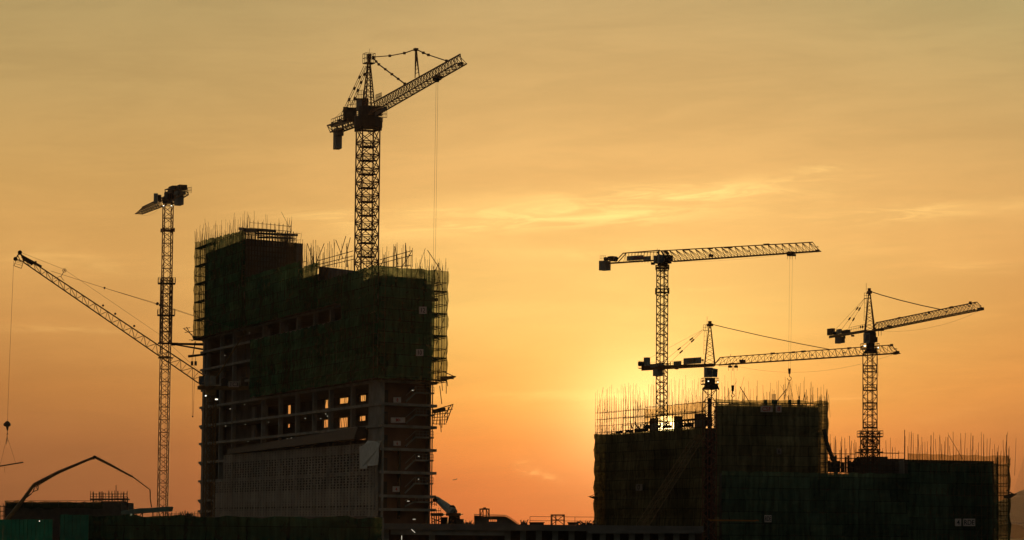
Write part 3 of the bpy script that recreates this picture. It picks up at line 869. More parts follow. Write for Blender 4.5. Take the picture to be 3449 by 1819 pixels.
# ------------------------------------------------------------------ right-hand building
EA, EB, EC = XY(P(2039, 1500, 610)), XY(P(2403, 1500, 560)), XY(P(2756, 1500, 563))
bE = thing('netted_building', V3(EB, 0), 'dark netted building in front of the setting sun, low wing left and taller block right', 'building')
zlow, zhi = EYE + 18.75, EYE + 22.85
back = Vector((2.5, 42)); ba = Vector((9, 36))
MB().slab([tuple(EA), tuple(EB), tuple(EB + Vector((2, .6))), tuple(EB + back + Vector((2, 0))), tuple(EA + ba)], 0, zlow).build('low_wing', CONCD, bE)
MB().slab([tuple(EB + Vector((.3, .3))), tuple(EC), tuple(EC + back), tuple(EB + back + Vector((.3, 0)))], 0, zhi).build('tall_block', CONCD, bE)
PE, PE2 = Plane(EA, EB), Plane(EB, EC)
for x0, x1, yt in ((2195, 2213, 1409), (2275, 2293, 1402), (2342, 2376, 1393)):
    a = PE.q(x0, yt, -2); b = PE.q(x1, yt, -2); w = (b - a).length
    MB().box(((a + b) / 2 * 1) * 1 + Vector((0, 0, (zlow - a.z) / 2)), PE.d, w * .55, 1.2, a.z - zlow).build('column_stub', CONC, bE)
m_ = MB()
for x, y, w, h_ in ((2170, 1448, 30, 10), (2120, 1452, 24, 9), (2085, 1456, 22, 8), (2200, 1440, 20, 12), (2250, 1437, 18, 10), (2320, 1432, 40, 12), (2360, 1425, 30, 16), (2180, 1438, 12, 14), (2385, 1420, 26, 30), (2148, 1450, 14, 12)):
    p = PE.q(x, y, -3); m_.box(p, PE.d, w * .05, 1.2, h_ * .057)
for k in range(60):
    x = random.uniform(2125, 2340); y = 1444 - (x - 2125) * .03; p = PE.q(x, y, -2.5); q_ = PE.q(x + random.uniform(-12, 12), y - random.uniform(6, 26), -2.5)
    if not 2225 < x < 2275 or k % 3 == 0: m_.bar(p, q_, random.uniform(.05, .12))
m_.build('roof_formwork', DARK, bE)
m_ = MB(); rails(m_, V3(EB, zhi), V3(EC, zhi), .55, .75, .06); m_.bar(PE.q(2172, 1407, -1), PE.q(2370, 1386, -1), .09); m_.bar(PE.q(2205, 1398, -1), PE.q(2345, 1392, -1), .06)
for k in range(14): x = 2282 + k * 5.5; m_.bar(PE.q(x, 1415 - .1 * k, -2), PE.q(x + random.uniform(-4, 4), 1440, -2), .07)
m_.bar(PE.q(2290, 1417, -2), PE.q(2345, 1412, -2), .22); m_.bar(PE.q(2292, 1428, -2), PE.q(2345, 1424, -2), .12)
m_.build('guard_rail', DARK, bE)

oEA, oEB = EA + PE.n * 1.6 - PE.d * 1.5, EB + PE.n * 1.6
eS = Scaffold('bamboo scaffold round the low wing in front of the sun, bare canes above its netting', 'bamboo scaffolds', V3(EA, 0), 21)
pe = Plane(oEA, oEB); L = pe.L; sN = pe.s_of(pe.q(2172, 1500))
eS.run(oEA, oEA + pe.d * sN, 4, EYE + 24.2, nrm=pe.n, sp=1.25, lift=1.3, up=(.5, 4.4), r=.036)
eS.run(oEA + pe.d * sN, oEB, 4, EYE + 23.6, nrm=pe.n, sp=1.5, lift=1.5, up=(.5, 5.4), r=.036)
eS.net(oEA, oEB, 1, zlow + .2, pe.n, m=NETB)
eS.net(oEA + pe.d * sN, oEB, zlow + 1.5, lambda s: EYE + 23.2 + .6 * s / 30, pe.n, m=netmat('orange_lit_netting', (.20, .11, .05), .66, .35, (1, .88, .66, 1)), amp=.2)  # orange glow of the low sun is put into this netting's colour and tint
w0 = oEA; w1 = oEA + Vector((9, 40)).normalized() * 30; nw = Vector((-1, .2)).normalized()
eS.run(w0, w1, 4, EYE + 19, nrm=nw, sp=1.3, lift=1.8, up=(.2, 3)); eS.net(w0, w1, 2, EYE + 19.2, nw, m=netmat('brown_netting', (.08, .05, .03), .34, .1), amp=.14)
w2 = oEB + Vector((2.5, 40)); w3 = w1 + Vector((0, 8))
eS.run(w1, w2, zlow, EYE + 24, nrm=Vector((0, -1)), sp=1.5, lift=1.5, up=(.4, 4.4), ind=False, r=.036)
eS.extra.hexa([P(1985, 1675, 606), P(2015, 1686, 606), P(2015, 1686, 612), P(1985, 1675, 612), P(1985, 1672, 606), P(2015, 1672, 606), P(2015, 1672, 612), P(1985, 1672, 612)])
for a in ((1984, 1673, 2016, 1660), (1990, 1676, 2016, 1664), (1980, 1672, 2010, 1678)): eS.extra.bar(P(a[0], a[1], 606), P(a[2], a[3], 608), .05)
eS.extra.build('catch_platform', BAMB, eS.t)
eS.done()

e2 = Scaffold('bamboo scaffold round the taller block right of the sun, behind boards CSF and 8', 'bamboo scaffolds', V3(EC, 0), 31)
f0, f1 = EB + PE2.n * 1.5, EC + PE2.n * 1.5 + PE2.d * 1.4
e2.run(f0, f1, 4, EYE + 24.0, nrm=PE2.n, sp=1.3, up=(.4, 4.4)); e2.net(f0, f1, 9, EYE + 23.3, PE2.n, m=NETB); e2.net(f0, f1, EYE + 23.2, EYE + 24.0, PE2.n, m=NETG2, amp=.1, dz=.3)
g1 = f1 + Vector((.6, 12)); e2.run(f1, g1, EYE + 17.6, EYE + 23.8, nrm=Vector((1, 0)), sp=2.0, lift=1.5, up=(.3, 3)); e2.net(f1, g1, EYE + 18.2, EYE + 23.8, Vector((1, 0)), m=NETG2)
for k in range(24):
    x = random.uniform(2420, 2770); e2.fr.bar(P(x, 1362, 575), P(x + random.uniform(-3, 3), random.uniform(1295, 1340), 575), .045)
for a in ((2492, 1302, 2531, 1366), (2616, 1352, 2650, 1310), (2705, 1350, 2712, 1322)): e2.fr.bar(P(a[0], a[1], 556), P(a[2], a[3], 558), .06)
e2.run(Vector((f1.x - .3, f1.y)), Vector((f1.x - .3, f1.y + 4)), 4, EYE + 18, nrm=Vector((1, 0)), sp=1.0, ind=False, up=(0, .2))
e2.done()
m_ = MB()
for x in (2578, 2606, 2612, 2660, 2690): m_.box(P(x, 1360, 570), (1, 0), .55, .6, 1.5)
for x in range(2600, 2615, 3): m_.bar(P(x, 1360, 570), P(x, 1327, 570), .06)
m_.build('column_stub', CONC, bE)
sign(PE2, 2562, 1367, 2602, 1388, 'CSF', 2.2, 'wide board lettered CSF at the top of the netted block', RED)
sign(PE2, 2613, 1366, 2632, 1389, '8', 2.2, 'board numbered 8 right beside the CSF board', RED)
sign(PE2, 2616, 1510, 2632, 1530, '6', 2.2, 'small dim board numbered 6, below the CSF 8 boards', BLACKT, mat('dim_board', (.20, .17, .14)))
sign(PE, 2142, 1630, 2164, 1653, 'CF', 2.4, 'small square board on the low netted wing under the sun', BLACKT, mat('dull_board', (.24, .21, .17)))  # board colour darker and duller than the other signs
# debris chute on the corner of the taller block
ch = thing('debris_chute', P(2815, 1560, 556), 'dark sagging debris chute hanging off the right corner of the netted block', 'chute')
pts = [(2775, 1446), (2781, 1470), (2784, 1490), (2790, 1507), (2797, 1525), (2803, 1540), (2810, 1556), (2815, 1580), (2816, 1605)]
m_ = MB()
for k in range(len(pts) - 1): m_.bar(P(*pts[k], 556), P(*pts[k + 1], 556), .42 + .06 * (k % 2), .36, n=8)
m_.build('chute_tube', DARK, ch)
m_ = MB()
for x, y in pts[2:-1]: m_.ring(P(x, y, 556), (.4, 0, 1), .5, .06, 8)
m_.build('chute_ring', STEEL, ch)

# ------------------------------------------------------------------ front right building
FA, FB, FM = XY(P(2424, 1700, 481)), XY(P(3348, 1700, 495)), XY(P(3045, 1700, 489))
bF = thing('wide_netted_building', V3(FM, 0), 'wide low building wrapped in dark green netting, right foreground, boards 4 and RDE', 'building')
zf, zg = EYE + 9.0, EYE + 11.6
MB().slab([tuple(FA), tuple(FM), tuple(FM + Vector((1, 40))), tuple(FA + Vector((6, 40)))], 0, zf).build('low_wing', CONCD, bF)
MB().slab([tuple(FM + Vector((.1, 0))), tuple(FB), tuple(FB + Vector((5, 40))), tuple(FM + Vector((1.1, 40)))], 0, zg).build('tall_wing', CONCD, bF)
m_ = MB(); Ym = 512
def bx(mb, x0, y0, x1, y1, Y, th):
    a, b, c, d = P(x0, y1, Y), P(x1, y1, Y), P(x1, y0, Y), P(x0, y0, Y); u = Vector((0, th, 0)); return mb.hexa([a, b, b + u, a + u, d, c, c + u, d + u])
bx(m_, 2903, 1538, 2990, 1600, 505, 12); bx(m_, 2990, 1545, 3048, 1600, 505, 12); bx(m_, 2880, 1570, 2905, 1600, 505, 10)
m_.build('core_wall', CONCD, bF)
FP = Plane(FA, FB); fa, fb, fm = FA + FP.n * 1.5 - FP.d * .2, FB + FP.n * 1.5 + FP.d * 2.0, FM + FP.n * 1.5
fs = Scaffold('bamboo scaffold round the wide front building, tall thin canes above dark green netting', 'bamboo scaffolds', V3(FM, 0), 41)
fs.run(fa, fm, 2, EYE + 9.3, nrm=FP.n, up=(0, .3), sp=2.4, lift=1.85, ind=False, dens=.3); fs.net(fa, fm, 1, EYE + 9.3, FP.n, m=NETD, top_wave=.2)
fs.run(fm, fb, 2, EYE + 12.3, nrm=FP.n, up=(.6, 3.9), sp=1.05, lift=1.6, r=.046); f3 = FB + FP.n * 1.5 - FP.d * .3
fs.net(fm, f3, 1, EYE + 11.2, FP.n, m=NETD); fs.net(f3, fb, 1, EYE + 11.2, FP.n, m=NETG2); fs.net(fm, fb, EYE + 11.1, EYE + 12.5, FP.n, m=netmat('sheer_netting', (.12, .11, .06), .55, .2, (.95, .9, .72, 1)), dz=.3, amp=.1)
fc = fb + Vector((1.2, 9)); nf = Vector((1, -.1)).normalized()
fs.run(fb, fc, 2, EYE + 12.2, nrm=nf, up=(.3, 2), sp=3, lift=1.5, depth=1.8); fs.net(fb, fc, 1, EYE + 12.2, nf, m=NETG2)
fs.run(XY(P(2782, 1550, 500)), XY(P(2900, 1550, 502)), EYE + 9.0, EYE + 13.4, nrm=FP.n, sp=.95, lift=.75, up=(0, 2.6), depth=2.5, ind=False, r=.06)
fs.run(XY(P(2900, 1550, 502)), XY(P(3048, 1550, 504)), EYE + 10, EYE + 13.1, nrm=FP.n, sp=1.1, lift=1.0, up=(0, 2.4), depth=2.5, ind=False, dens=.8, r=.05)
fs.run(XY(P(2890, 1550, 497)), XY(P(3046, 1550, 498)), EYE + 9.3, EYE + 11.8, nrm=FP.n, sp=.8, lift=.7, up=(0, .2), ind=False)
for x, y in ((3046, 1448), (3091, 1463), (3135, 1466), (3276, 1468), (3390, 1465)): fs.fr.bar(P(x, 1560, 486), P(x + 1, y, 486), .06)
for a in ((3395, 1664, 3423, 1664), (3397, 1668, 3420, 1664), (3396, 1674, 3416, 1668), (3392, 1652, 3412, 1664), (3398, 1680, 3424, 1663)): fs.extra.bar(P(a[0], a[1], 492), P(a[2], a[3], 494), .09)
q = [P(3388, 1680, 490), P(3396, 1684, 490), P(3396, 1684, 497), P(3388, 1680, 497)]
fs.extra.hexa([P(3380, 1678, 490), P(3398, 1680, 490), P(3398, 1680, 497), P(3380, 1678, 497), P(3380, 1668, 490), P(3416, 1664, 490), P(3416, 1664, 497), P(3380, 1668, 497)])
fs.extra.build('catch_platform', BAMB, fs.t); fs.done()
m_ = MB()
for k in range(16):
    x = 2790 + k * 7 + random.uniform(-2, 2); bx(m_, x, 1545 + random.uniform(0, 12) - (12 if 2 <= k % 6 <= 3 else 0), x + 6, 1590, 506, .6)
m_.build('wall_starter', DARK, bF)
sign(FP, 3217, 1747, 3237, 1772, '4', 3.0, 'white board numbered 4 on the wide front building, left of RDE', BLACKT)
sign(FP, 3244, 1747, 3284, 1772, 'RDE', 3.0, 'wide white board lettered RDE beside the 4, right foreground', BLACKT)
sign(FP, 2575, 1735, 2598, 1759, 'RDE', 3.0, 'small squarish board lettered RDE on the left part of the front building', BLACKT)

# ------------------------------------------------------------------ podium deck in the middle
pd = thing('concrete_podium', P(1900, 1819, 455), 'low concrete podium deck with dark recessed bays between the two building groups', 'building')
a, b = XY(P(1270, 1780, 455)), XY(P(2370, 1780, 455))
z1, z0 = zat(1800, 1767, 455), zat(1800, 1788, 455)
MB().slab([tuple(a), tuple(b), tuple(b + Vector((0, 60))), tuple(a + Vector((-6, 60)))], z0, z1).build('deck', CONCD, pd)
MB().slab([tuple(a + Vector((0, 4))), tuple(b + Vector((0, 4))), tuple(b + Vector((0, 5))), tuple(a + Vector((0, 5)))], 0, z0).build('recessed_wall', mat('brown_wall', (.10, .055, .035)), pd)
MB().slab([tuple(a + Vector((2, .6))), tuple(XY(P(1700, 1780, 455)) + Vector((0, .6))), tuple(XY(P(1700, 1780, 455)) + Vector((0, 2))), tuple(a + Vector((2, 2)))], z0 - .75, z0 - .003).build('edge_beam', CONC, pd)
for x in (1300, 1455, 1710, 1762, 1815, 1870, 1925, 1985, 2030, 2078, 2128, 2178, 2228, 2278, 2330):
    MB().box(V3(XY(P(x, 1780, 457)), z0 / 2), (1, 0), .9, .9, z0 - .01).build('column', CONC, pd)
rl = MB(); bb = MB()
rails(rl, V3(XY(P(1785, 1767, 470)), z1), V3(XY(P(2012, 1767, 470)), z1), 1.25, 3.2, .04)
rl.build('guard_rail', DARK, pd)
bx(MB(), 1980, 1787, 2363, 1797, 452, .3).build('fascia', CONCD, pd)
rm = random.Random(5)
def heap(name, x0, x1, ytop, Y, label, cat, group, n=22, m=DARK, base=1768):
    mb = MB()
    for k in range(n):
        x = rm.uniform(x0, x1); w = rm.uniform(3, 10); h_ = rm.uniform(.3, 1) * (base - ytop) * math.sin(PI * max(.08, min(.92, (x - x0) / (x1 - x0))))
        bx(mb, x - w / 2, base - max(1.5, h_), x + w / 2, base, Y + rm.uniform(0, 2), rm.uniform(.4, 1.4))
    for k in range(n // 2):
        x = rm.uniform(x0, x1); mb.bar(P(x, base - 1, Y), P(x + rm.uniform(-14, 14), ytop + rm.uniform(-6, 4), Y + 1), .05)
    return tag(mb.build(name, m), label, cat, group)
GP = 'piles of building material along the deck edge'
heap('material_pile', 1562, 1594, 1757, 468, 'small jagged pile of timber right of the stubby telescopic crane', 'pile', GP)
heap('material_pile', 1748, 1776, 1756, 468, 'small jagged pile right of the tarpaulin shed', 'pile', GP)
heap('material_pile', 1946, 2010, 1758, 468, 'low long heap under the netted wing, right end of the open deck', 'pile', GP, 40, base=1770)
for x0, x1, lb in ((1783, 1833, 'flat steel skip on the deck, between the shed and the square steel frame'), (1912, 1950, 'flat steel skip on the deck, right of the square steel frame')):
    t_ = thing('steel_skip', P((x0 + x1) / 2, 1768, 470), lb, 'skip', 'flat skips on the deck')
    c = [P(x0 + 2, 1768, 470), P(x1 - 2, 1768, 470), P(x1 - 2, 1768, 472), P(x0 + 2, 1768, 472), P(x0, 1760, 470), P(x1, 1760, 470), P(x1, 1760, 472.4), P(x0, 1760, 472.4)]
    MB().hexa(c).build('bin', DARK, t_); m_ = MB(); m_.path([c[4], c[5], c[6], c[7], c[4]], .08); m_.build('rim', STEEL, t_)

# tarpaulin shed
sh = thing('tarpaulin_shed', P(1670, 1767, 470), 'long low shed under a grey tarpaulin on the deck, sky showing through its side gaps', 'shed')
prof_ = [(1594, 1767), (1597, 1734), (1615, 1735), (1632, 1737), (1660, 1736), (1702, 1737), (1716, 1744), (1735, 1757), (1748, 1767)]
hol = [(1646, 1750, 1674, 1757), (1708, 1753, 1716, 1757)]
m_ = MB(); top = [P(x, y, 470) for x, y in prof_[1:-1]]
for k in range(len(prof_) - 1):
    (x0, y0), (x1, y1) = prof_[k], prof_[k + 1]
    a0, b0 = P(x0, y0, 468), P(x1, y1, 468); a1, b1 = P(x0, y0, 474), P(x1, y1, 474); dz_ = Vector((0, 0, .12))
    m_.hexa([a0, b0, b1, a1, a0 + dz_, b0 + dz_, b1 + dz_, a1 + dz_])
m_.build('tarpaulin', mat('grey_tarpaulin', (.20, .18, .13), .6, scale=.8), sh)
m_ = MB(); xs = sorted({1597, 1615, 1632, 1702, 1735, 1646, 1674, 1708, 1716, 1744})
def ytop(x):
    for (a_, b_), (c_, d_) in zip(prof_[:-1], prof_[1:]):
        if a_ <= x <= c_: return b_ + (d_ - b_) * (x - a_) / (c_ - a_)
for yy in (469, 473):
    m_ = MB()
    for x0, x1 in zip(xs[:-1], xs[1:]):
        hole = [h_ for h_ in hol if h_[0] <= x0 and x1 <= h_[2]]
        for (u, w_) in ([(hole[0][3], 1767)] if hole else [(None, 1767)]):
            p = [P(x0, 1767, yy), P(x1, 1767, yy), P(x1, 1767, yy + .1), P(x0, 1767, yy + .1)]
            y0 = u or ytop(x0) + 2; y1 = u or ytop(x1) + 2
            m_.hexa(p + [P(x0, y0, yy), P(x1, y1, yy), P(x1, y1, yy + .1), P(x0, y0, yy + .1)])
        if hole:
            m_.hexa([P(x0, hole[0][1], yy), P(x1, hole[0][1], yy), P(x1, hole[0][1], yy + .1), P(x0, hole[0][1], yy + .1), P(x0, ytop(x0) + 2, yy), P(x1, ytop(x1) + 2, yy), P(x1, ytop(x1) + 2, yy + .1), P(x0, ytop(x0) + 2, yy + .1)])
            for q in range(5): m_.bar(P(x0 + (x1 - x0) * q / 4, hole[0][1], yy), P(x0 + (x1 - x0) * q / 4, hole[0][3], yy), .06)
    m_.build('side_sheet', CONCD, sh)
# small gantry behind the shed, and the square lattice frame
def cage(x0, x1, y0, y1, Y, dp, name, label, cat, cross=True, mid=True):
    t_ = thing(name, P((x0 + x1) / 2, y1, Y), label, cat); mb = MB(); c = []
    for yy in (Y, Y + dp):
        for x in (x0, x1): c.append((x, yy))
    for x, yy in c: MB().bar(P(x, y1, yy), P(x, y0, yy), .13).build('post', STEELR, t_); mb = MB()
    for yy in (Y, Y + dp): mb.bar(P(x0, y0, yy), P(x1, y0, yy), .13)
    for x in (x0, x1): mb.bar(P(x, y0, Y), P(x, y0, Y + dp), .13)
    mb.build('top_frame', STEELR, t_); mb = MB(); xm, ym = (x0 + x1) / 2, (y0 + y1) / 2
    for yy in (Y, Y + dp):
        if cross:
            mb.bar(P(x0, y0, yy), P(xm, ym, yy), .06); mb.bar(P(xm, ym, yy), P(x1, y1, yy), .06); mb.bar(P(x1, y0, yy), P(xm, ym, yy), .06); mb.bar(P(xm, ym, yy), P(x0, y1, yy), .06); mb.bar(P(x0, ym, yy), P(x1, ym, yy), .07)
            if mid: mb.bar(P(x0 + (x1 - x0) * .35, y0, yy), P(x0 + (x1 - x0) * .35, y1, yy), .1)
        else:
            mb.bar(P(x0, y1, yy), P(x0 + 10, y0, yy), .06); mb.bar(P(x1, y1, yy), P(x1 - 9, y0, yy), .06); mb.bar(P(x0 + 10, y0, yy), P(x0 + 10, y1, yy), .1); mb.bar(P(x1 - 9, y0, yy), P(x1 - 9, y1, yy), .1)
    mb.build('cross_brace', STEELR, t_)
    return t_
cage(1857, 1900, 1735, 1768, 470, 2.2, 'lattice_frame', 'red square steel lattice frame standing alone on the open deck', 'steel frame')
gt = cage(1617, 1647, 1715, 1740, 482, 2.0, 'small_gantry', 'small steel gantry with a hoist on top, behind the tarpaulin shed', 'gantry', False)
m_ = MB(); bx(m_, 1622, 1712, 1643, 1716, 482, 1.6); bx(m_, 1628, 1709, 1637, 1713, 482.5, 1); m_.build('hoist', DARK, gt)

# stubby telescopic crane on a steel platform by the tower
tcn = thing('telescopic_crane', P(1535, 1768, 478), 'stubby telescopic crane with thick pale boom leaning left on a steel platform', 'mobile crane')
A_, B_ = P(1470, 1680, 480), P(1527, 1727, 476); m_ = MB(); m_.bar(B_, A_.lerp(B_, .45), .75, .62, n=8); m_.bar(A_.lerp(B_, .45), A_, .60, .42, n=8); m_.build('boom', GREY, tcn)
m_ = MB(); m_.hexa([P(1457, 1688, 479), P(1470, 1690, 479), P(1470, 1690, 481), P(1457, 1688, 481), P(1463, 1672, 479), P(1470, 1674, 479), P(1470, 1674, 481), P(1463, 1672, 481)]); bx(m_, 1457, 1679, 1481, 1688, 479, 1.6); m_.build('boom_head', DARK, tcn)
m_ = MB(); bx(m_, 1514, 1711, 1532, 1728, 476, 2.5); m_.disc(P(1524, 1713, 477), (0, 1, 0), .55, 1.6, 12)
for k in range(9): m_.bar(P(1516 + k * 2, 1720, 476), P(1512 + k * 3 + rm.uniform(-2, 3), 1707 + abs(k - 3) * 1.6, 477), .06)
m_.bar(P(1475, 1680, 479), P(1520, 1708, 477), .03); m_.build('winch', DARK, tcn)
m_ = MB(); bx(m_, 1502, 1728, 1552, 1737, 474, 5); bx(m_, 1500, 1731, 1560, 1733, 474, 5); m_.build('turntable', STEEL, tcn)
m_ = MB()
for k in range(16):
    x = 1513 + rm.uniform(0, 34); m_.bar(P(x, 1737, 475 + rm.uniform(0, 4)), P(x + rm.uniform(-7, 7), 1768, 475 + rm.uniform(0, 4)), .16)
bx(m_, 1518, 1737, 1546, 1752, 476, 3); bx(m_, 1538, 1748, 1562, 1768, 475, 4); bx(m_, 1520, 1756, 1560, 1768, 476, 3); m_.build('undercarriage', DARK, tcn)
st = thing('steel_platform', P(1470, 1768, 480), 'dark steel staging with railings between the tower foot and the telescopic crane', 'platform'); m_ = MB()
bx(m_, 1450, 1728, 1493, 1738, 477, 5); bx(m_, 1493, 1731, 1498, 1734, 477, 3); bx(m_, 1484, 1742, 1508, 1768, 479, 3); m_.build('deck', DARK, st); m_ = MB()
for x in (1454, 1462, 1470, 1478, 1485): m_.bar(P(x, 1738, 478), P(x + rm.uniform(-2, 2), 1768, 478), .12); m_.bar(P(x, 1728, 478), P(x, 1714 + rm.uniform(-4, 4), 478), .05)
m_.bar(P(1452, 1720, 478), P(1486, 1720, 478), .05); m_.bar(P(1452, 1745, 478), P(1490, 1760, 478), .08); m_.bar(P(1452, 1760, 478), P(1490, 1745, 478), .08)
for a in ((1450, 1690, 1470, 1690), (1450, 1698, 1470, 1698), (1455, 1685, 1455, 1704), (1464, 1685, 1464, 1704), (1470, 1688, 1470, 1704)): m_.bar(P(a[0], a[1], 486), P(a[2], a[3], 486), .06)
m_.build('strut', DARK, st)

# ------------------------------------------------------------------ left foreground
lb = thing('low_building', P(200, 1819, 430), 'low building with green net parapet and dark upper box, left edge of the photo', 'building')
zc_ = lambda x, y, Y: zat(x, y, Y)
m_ = MB(); bx(m_, 19, 1692, 409, 1900, 430, 14); m_.build('wall', mat('dark_wall', (.07, .06, .045)), lb)
m_ = MB(); bx(m_, 340, 1688, 406, 1692, 431, 8); m_.build('roof_box', BRICKY, lb)
m_ = MB(); A, B = XY(P(19, 1700, 429)), XY(P(345, 1700, 429)); net_sheet(m_, A, B, zat(100, 1712, 429), zat(100, 1687, 429), Vector((0, -1)), lift=2, amp=.2, top_wave=.3, seed=77, ds=.9, dz=.3); m_.build('netting', NETG2, lb)
m_ = MB()
rails(m_, P(19, 1706, 428.8), P(345, 1706, 428.8), .8, 1.2, .04); m_.build('guard_rail', DARK, lb)
def tubes(name, label, x0, x1, ys, y1, Y, n, r=.04, extra=12):
    t_ = thing(name, P((x0 + x1) / 2, y1, Y), label, 'scaffolding', 'tube scaffolds on the left buildings'); mb = MB()
    for yy in (Y, Y + 2):
        for k in range(n + 1):
            x = x0 + (x1 - x0) * k / n + rm.uniform(-1.5, 1.5); mb.bar(P(x, y1, yy), P(x, ys[0] - rm.uniform(0, 12), yy), r)
        for y in ys: mb.bar(P(x0, y, yy), P(x1, y + rm.uniform(-1, 1), yy), r)
    for k in range(extra):
        x = rm.uniform(x0, x1); mb.bar(P(x, y1, Y), P(x, ys[0] - rm.uniform(0, 9), Y), r)
    mb.build('tube_frame', DARK, t_); return t_
t_ = tubes('tube_scaffold', 'tube scaffold with a dark board deck above the dark box of the low building', 304, 428, (1664, 1673, 1680), 1690, 432, 12)
m_ = MB(); bx(m_, 303, 1679, 428, 1684, 432, 3); m_.build('board_deck', DARK, t_)
MB().bar(P(391, 1680, 432), P(391, 1634, 432), .05).build('mast_pole', DARK, t_)
tubes('tube_scaffold', 'narrow tube scaffold on the right side of the low building', 407, 429, (1684, 1700, 1711), 1735, 434, 3, extra=2)
tubes('tube_scaffold', 'narrow tube scaffold at the photo\'s left edge beside the low building', -12, 18, (1706, 1722, 1738), 1770, 428, 4, extra=3)
np_ = thing('netted_podium', P(700, 1819, 405), 'long low podium under dark green netting across the lower left', 'building')
m_ = MB(); bx(m_, 200, 1741, 1262, 1900, 406, 30); m_.build('wall', CONCD, np_)
m_ = MB(); net_sheet(m_, XY(P(205, 1750, 404.6)), XY(P(1286, 1750, 404.6)), 4, lambda s: zat(700, 1737, 404.6) + .15 * math.sin(s * .9), Vector((0, -1)), amp=.25, seed=78, top_wave=.3); m_.build('netting', netmat('blackish_green_netting', (.04, .085, .05), .06), np_)
GH = 'green site hoardings at the lower left'
for x0, x1, yt, mm, lbx in ((-60, 177, 1748, HOARD, 'bright green ribbed hoarding at the bottom left corner'), (203, 298, 1733, mat('deep_green_hoarding', (.02, .15, .085), .6, scale=.6), 'darker green ribbed hoarding right of the narrow dark gap')):
    t_ = thing('site_hoarding', P((x0 + x1) / 2, 1819, 380), lbx, 'hoarding', GH); mb = MB(); z_t = zat(x0, yt, 380)
    a, b = P(x0, 1760, 380), P(x1, 1760, 380); n = int((b.x - a.x) / .5)
    for k in range(n):
        x = a.x + (b.x - a.x) * (k + .5) / n; mb.slab([(x - .24, 380 + .08 * (k % 2)), (x + .24, 380 + .08 * (k % 2)), (x + .24, 380.2), (x - .24, 380.2)], 0, z_t + rm.uniform(-.05, .02))
    mb.build('panel', mm, t_); mb = MB()
    for k in range(int((b.x - a.x) / 3) + 1): mb.box((a.x + k * 3, 380.5, z_t / 2), (1, 0), .12, .12, z_t)
    mb.build('post', DARK, t_)
# sloping green tarpaulin canopy and clutter
cp = thing('tarpaulin_canopy', P(490, 1735, 420), 'long sloping green tarpaulin canopy at the foot of the leftmost tower crane', 'canopy'); m_ = MB()
ed = [(408, 1721), (440, 1716), (470, 1712), (505, 1711), (540, 1708), (571, 1706)]; lo_ = [(408, 1733), (440, 1731), (470, 1728), (505, 1726), (540, 1723), (567, 1722)]
for k in range(5):
    a, b, c, d = P(*lo_[k], 418), P(*lo_[k + 1], 418), P(*ed[k + 1], 419), P(*ed[k], 419); u = Vector((0, 5, 0))
    m_.hexa([a, b, b + u, a + u, d, c, c + u, d + u])
m_.build('sheet', TARP, cp); m_ = MB()
for x in (420, 450, 480, 515, 550): m_.bar(P(x, 1722, 420), P(x, 1745, 420), .08)
m_.build('post', DARK, cp)
tubes('tube_scaffold', 'low railing of tubes between the leftmost crane and the long tower', 556, 690, (1731, 1738), 1745, 424, 12, .035, 6)
heap('material_pile', 606, 660, 1729, 422, 'rounded dark pile left of the tower foot', 'pile', GP, 30, base=1745)
heap('material_pile', 570, 612, 1735, 422, 'low dark pile just right of the leftmost crane', 'pile', GP, 20, base=1745)
heap('material_pile', 425, 470, 1733, 419, 'dark pile under the green tarpaulin canopy', 'pile', GP, 20, base=1742)
for x, y, Y, r, lbx in ((442, 1734, 417, .14, 'small bright site lamp under the sloping green canopy'), (133, 1755, 379.5, .05, 'tiny bright lamp on the bright green hoarding')):
    t_ = thing('site_lamp', P(x, y, Y), lbx, 'lamp', 'small site lamps'); MB().disc(P(x, y, Y), (0, 1, 0), r, .1, 8).build('lamp_lens', LAMP, t_); MB().box(P(x, y, Y) + Vector((0, .12, 0)), (1, 0), r * 2.4, .1, r * 2.4).build('lamp_housing', DARK, t_)
for (x0, y0, x1, y1, lbx) in ((1386, 1783, 1398, 1794, 'slanted bright curved lamp strip low on the dark podium, right of the tower foot'), (1353, 1804, 1353, 1818, 'faint upright lamp strip at the bottom edge below the tower')):
    tag(MB().bar(P(x0, y0, 400), P(x1, y1, 400), .035).build('lamp_strip', TUBE), lbx, 'lamp', 'small site lamps')

# ------------------------------------------------------------------ cranes
def crane(px, Y, pyroot, tip, label, name='tower_crane'):
    c, pl, z, e = crane_plane(px, Y, pyroot, tip)
    return thing(name, V3(c, 0), label, 'crane', 'tower cranes over the site'), c, pl, z, e


def pbox(mb, pl, x0, y0, x1, y1, th, off=0.0):
    """box aligned with the jib whose silhouette spans the given width and height; th = greatest width across the jib"""
    c = pl.q((x0 + x1) / 2, (y0 + y1) / 2, off); W_ = abs(x1 - x0) * c.y / FX; H_ = abs(y1 - y0) * c.y / FX
    t_ = min(th, .55 * W_ / max(.05, abs(pl.n.x))) if th > .3 else th
    return mb.box(c, pl.d, max(.15, (W_ - t_ * abs(pl.n.x)) / max(.12, abs(pl.d.x))), t_, H_)


def jibof(t, pl, l0, l1, t0, t1, wd, n, m, rc=.1, rb=.05, extra=None):
    mb = MB(); tri_jib(mb, pl.q(*l0), pl.q(*l1), pl.q(*t0), pl.q(*t1), wd, n, rc, rb, side=pl.n3)
    if extra: extra(mb)
    return mb.build('jib', m, t)


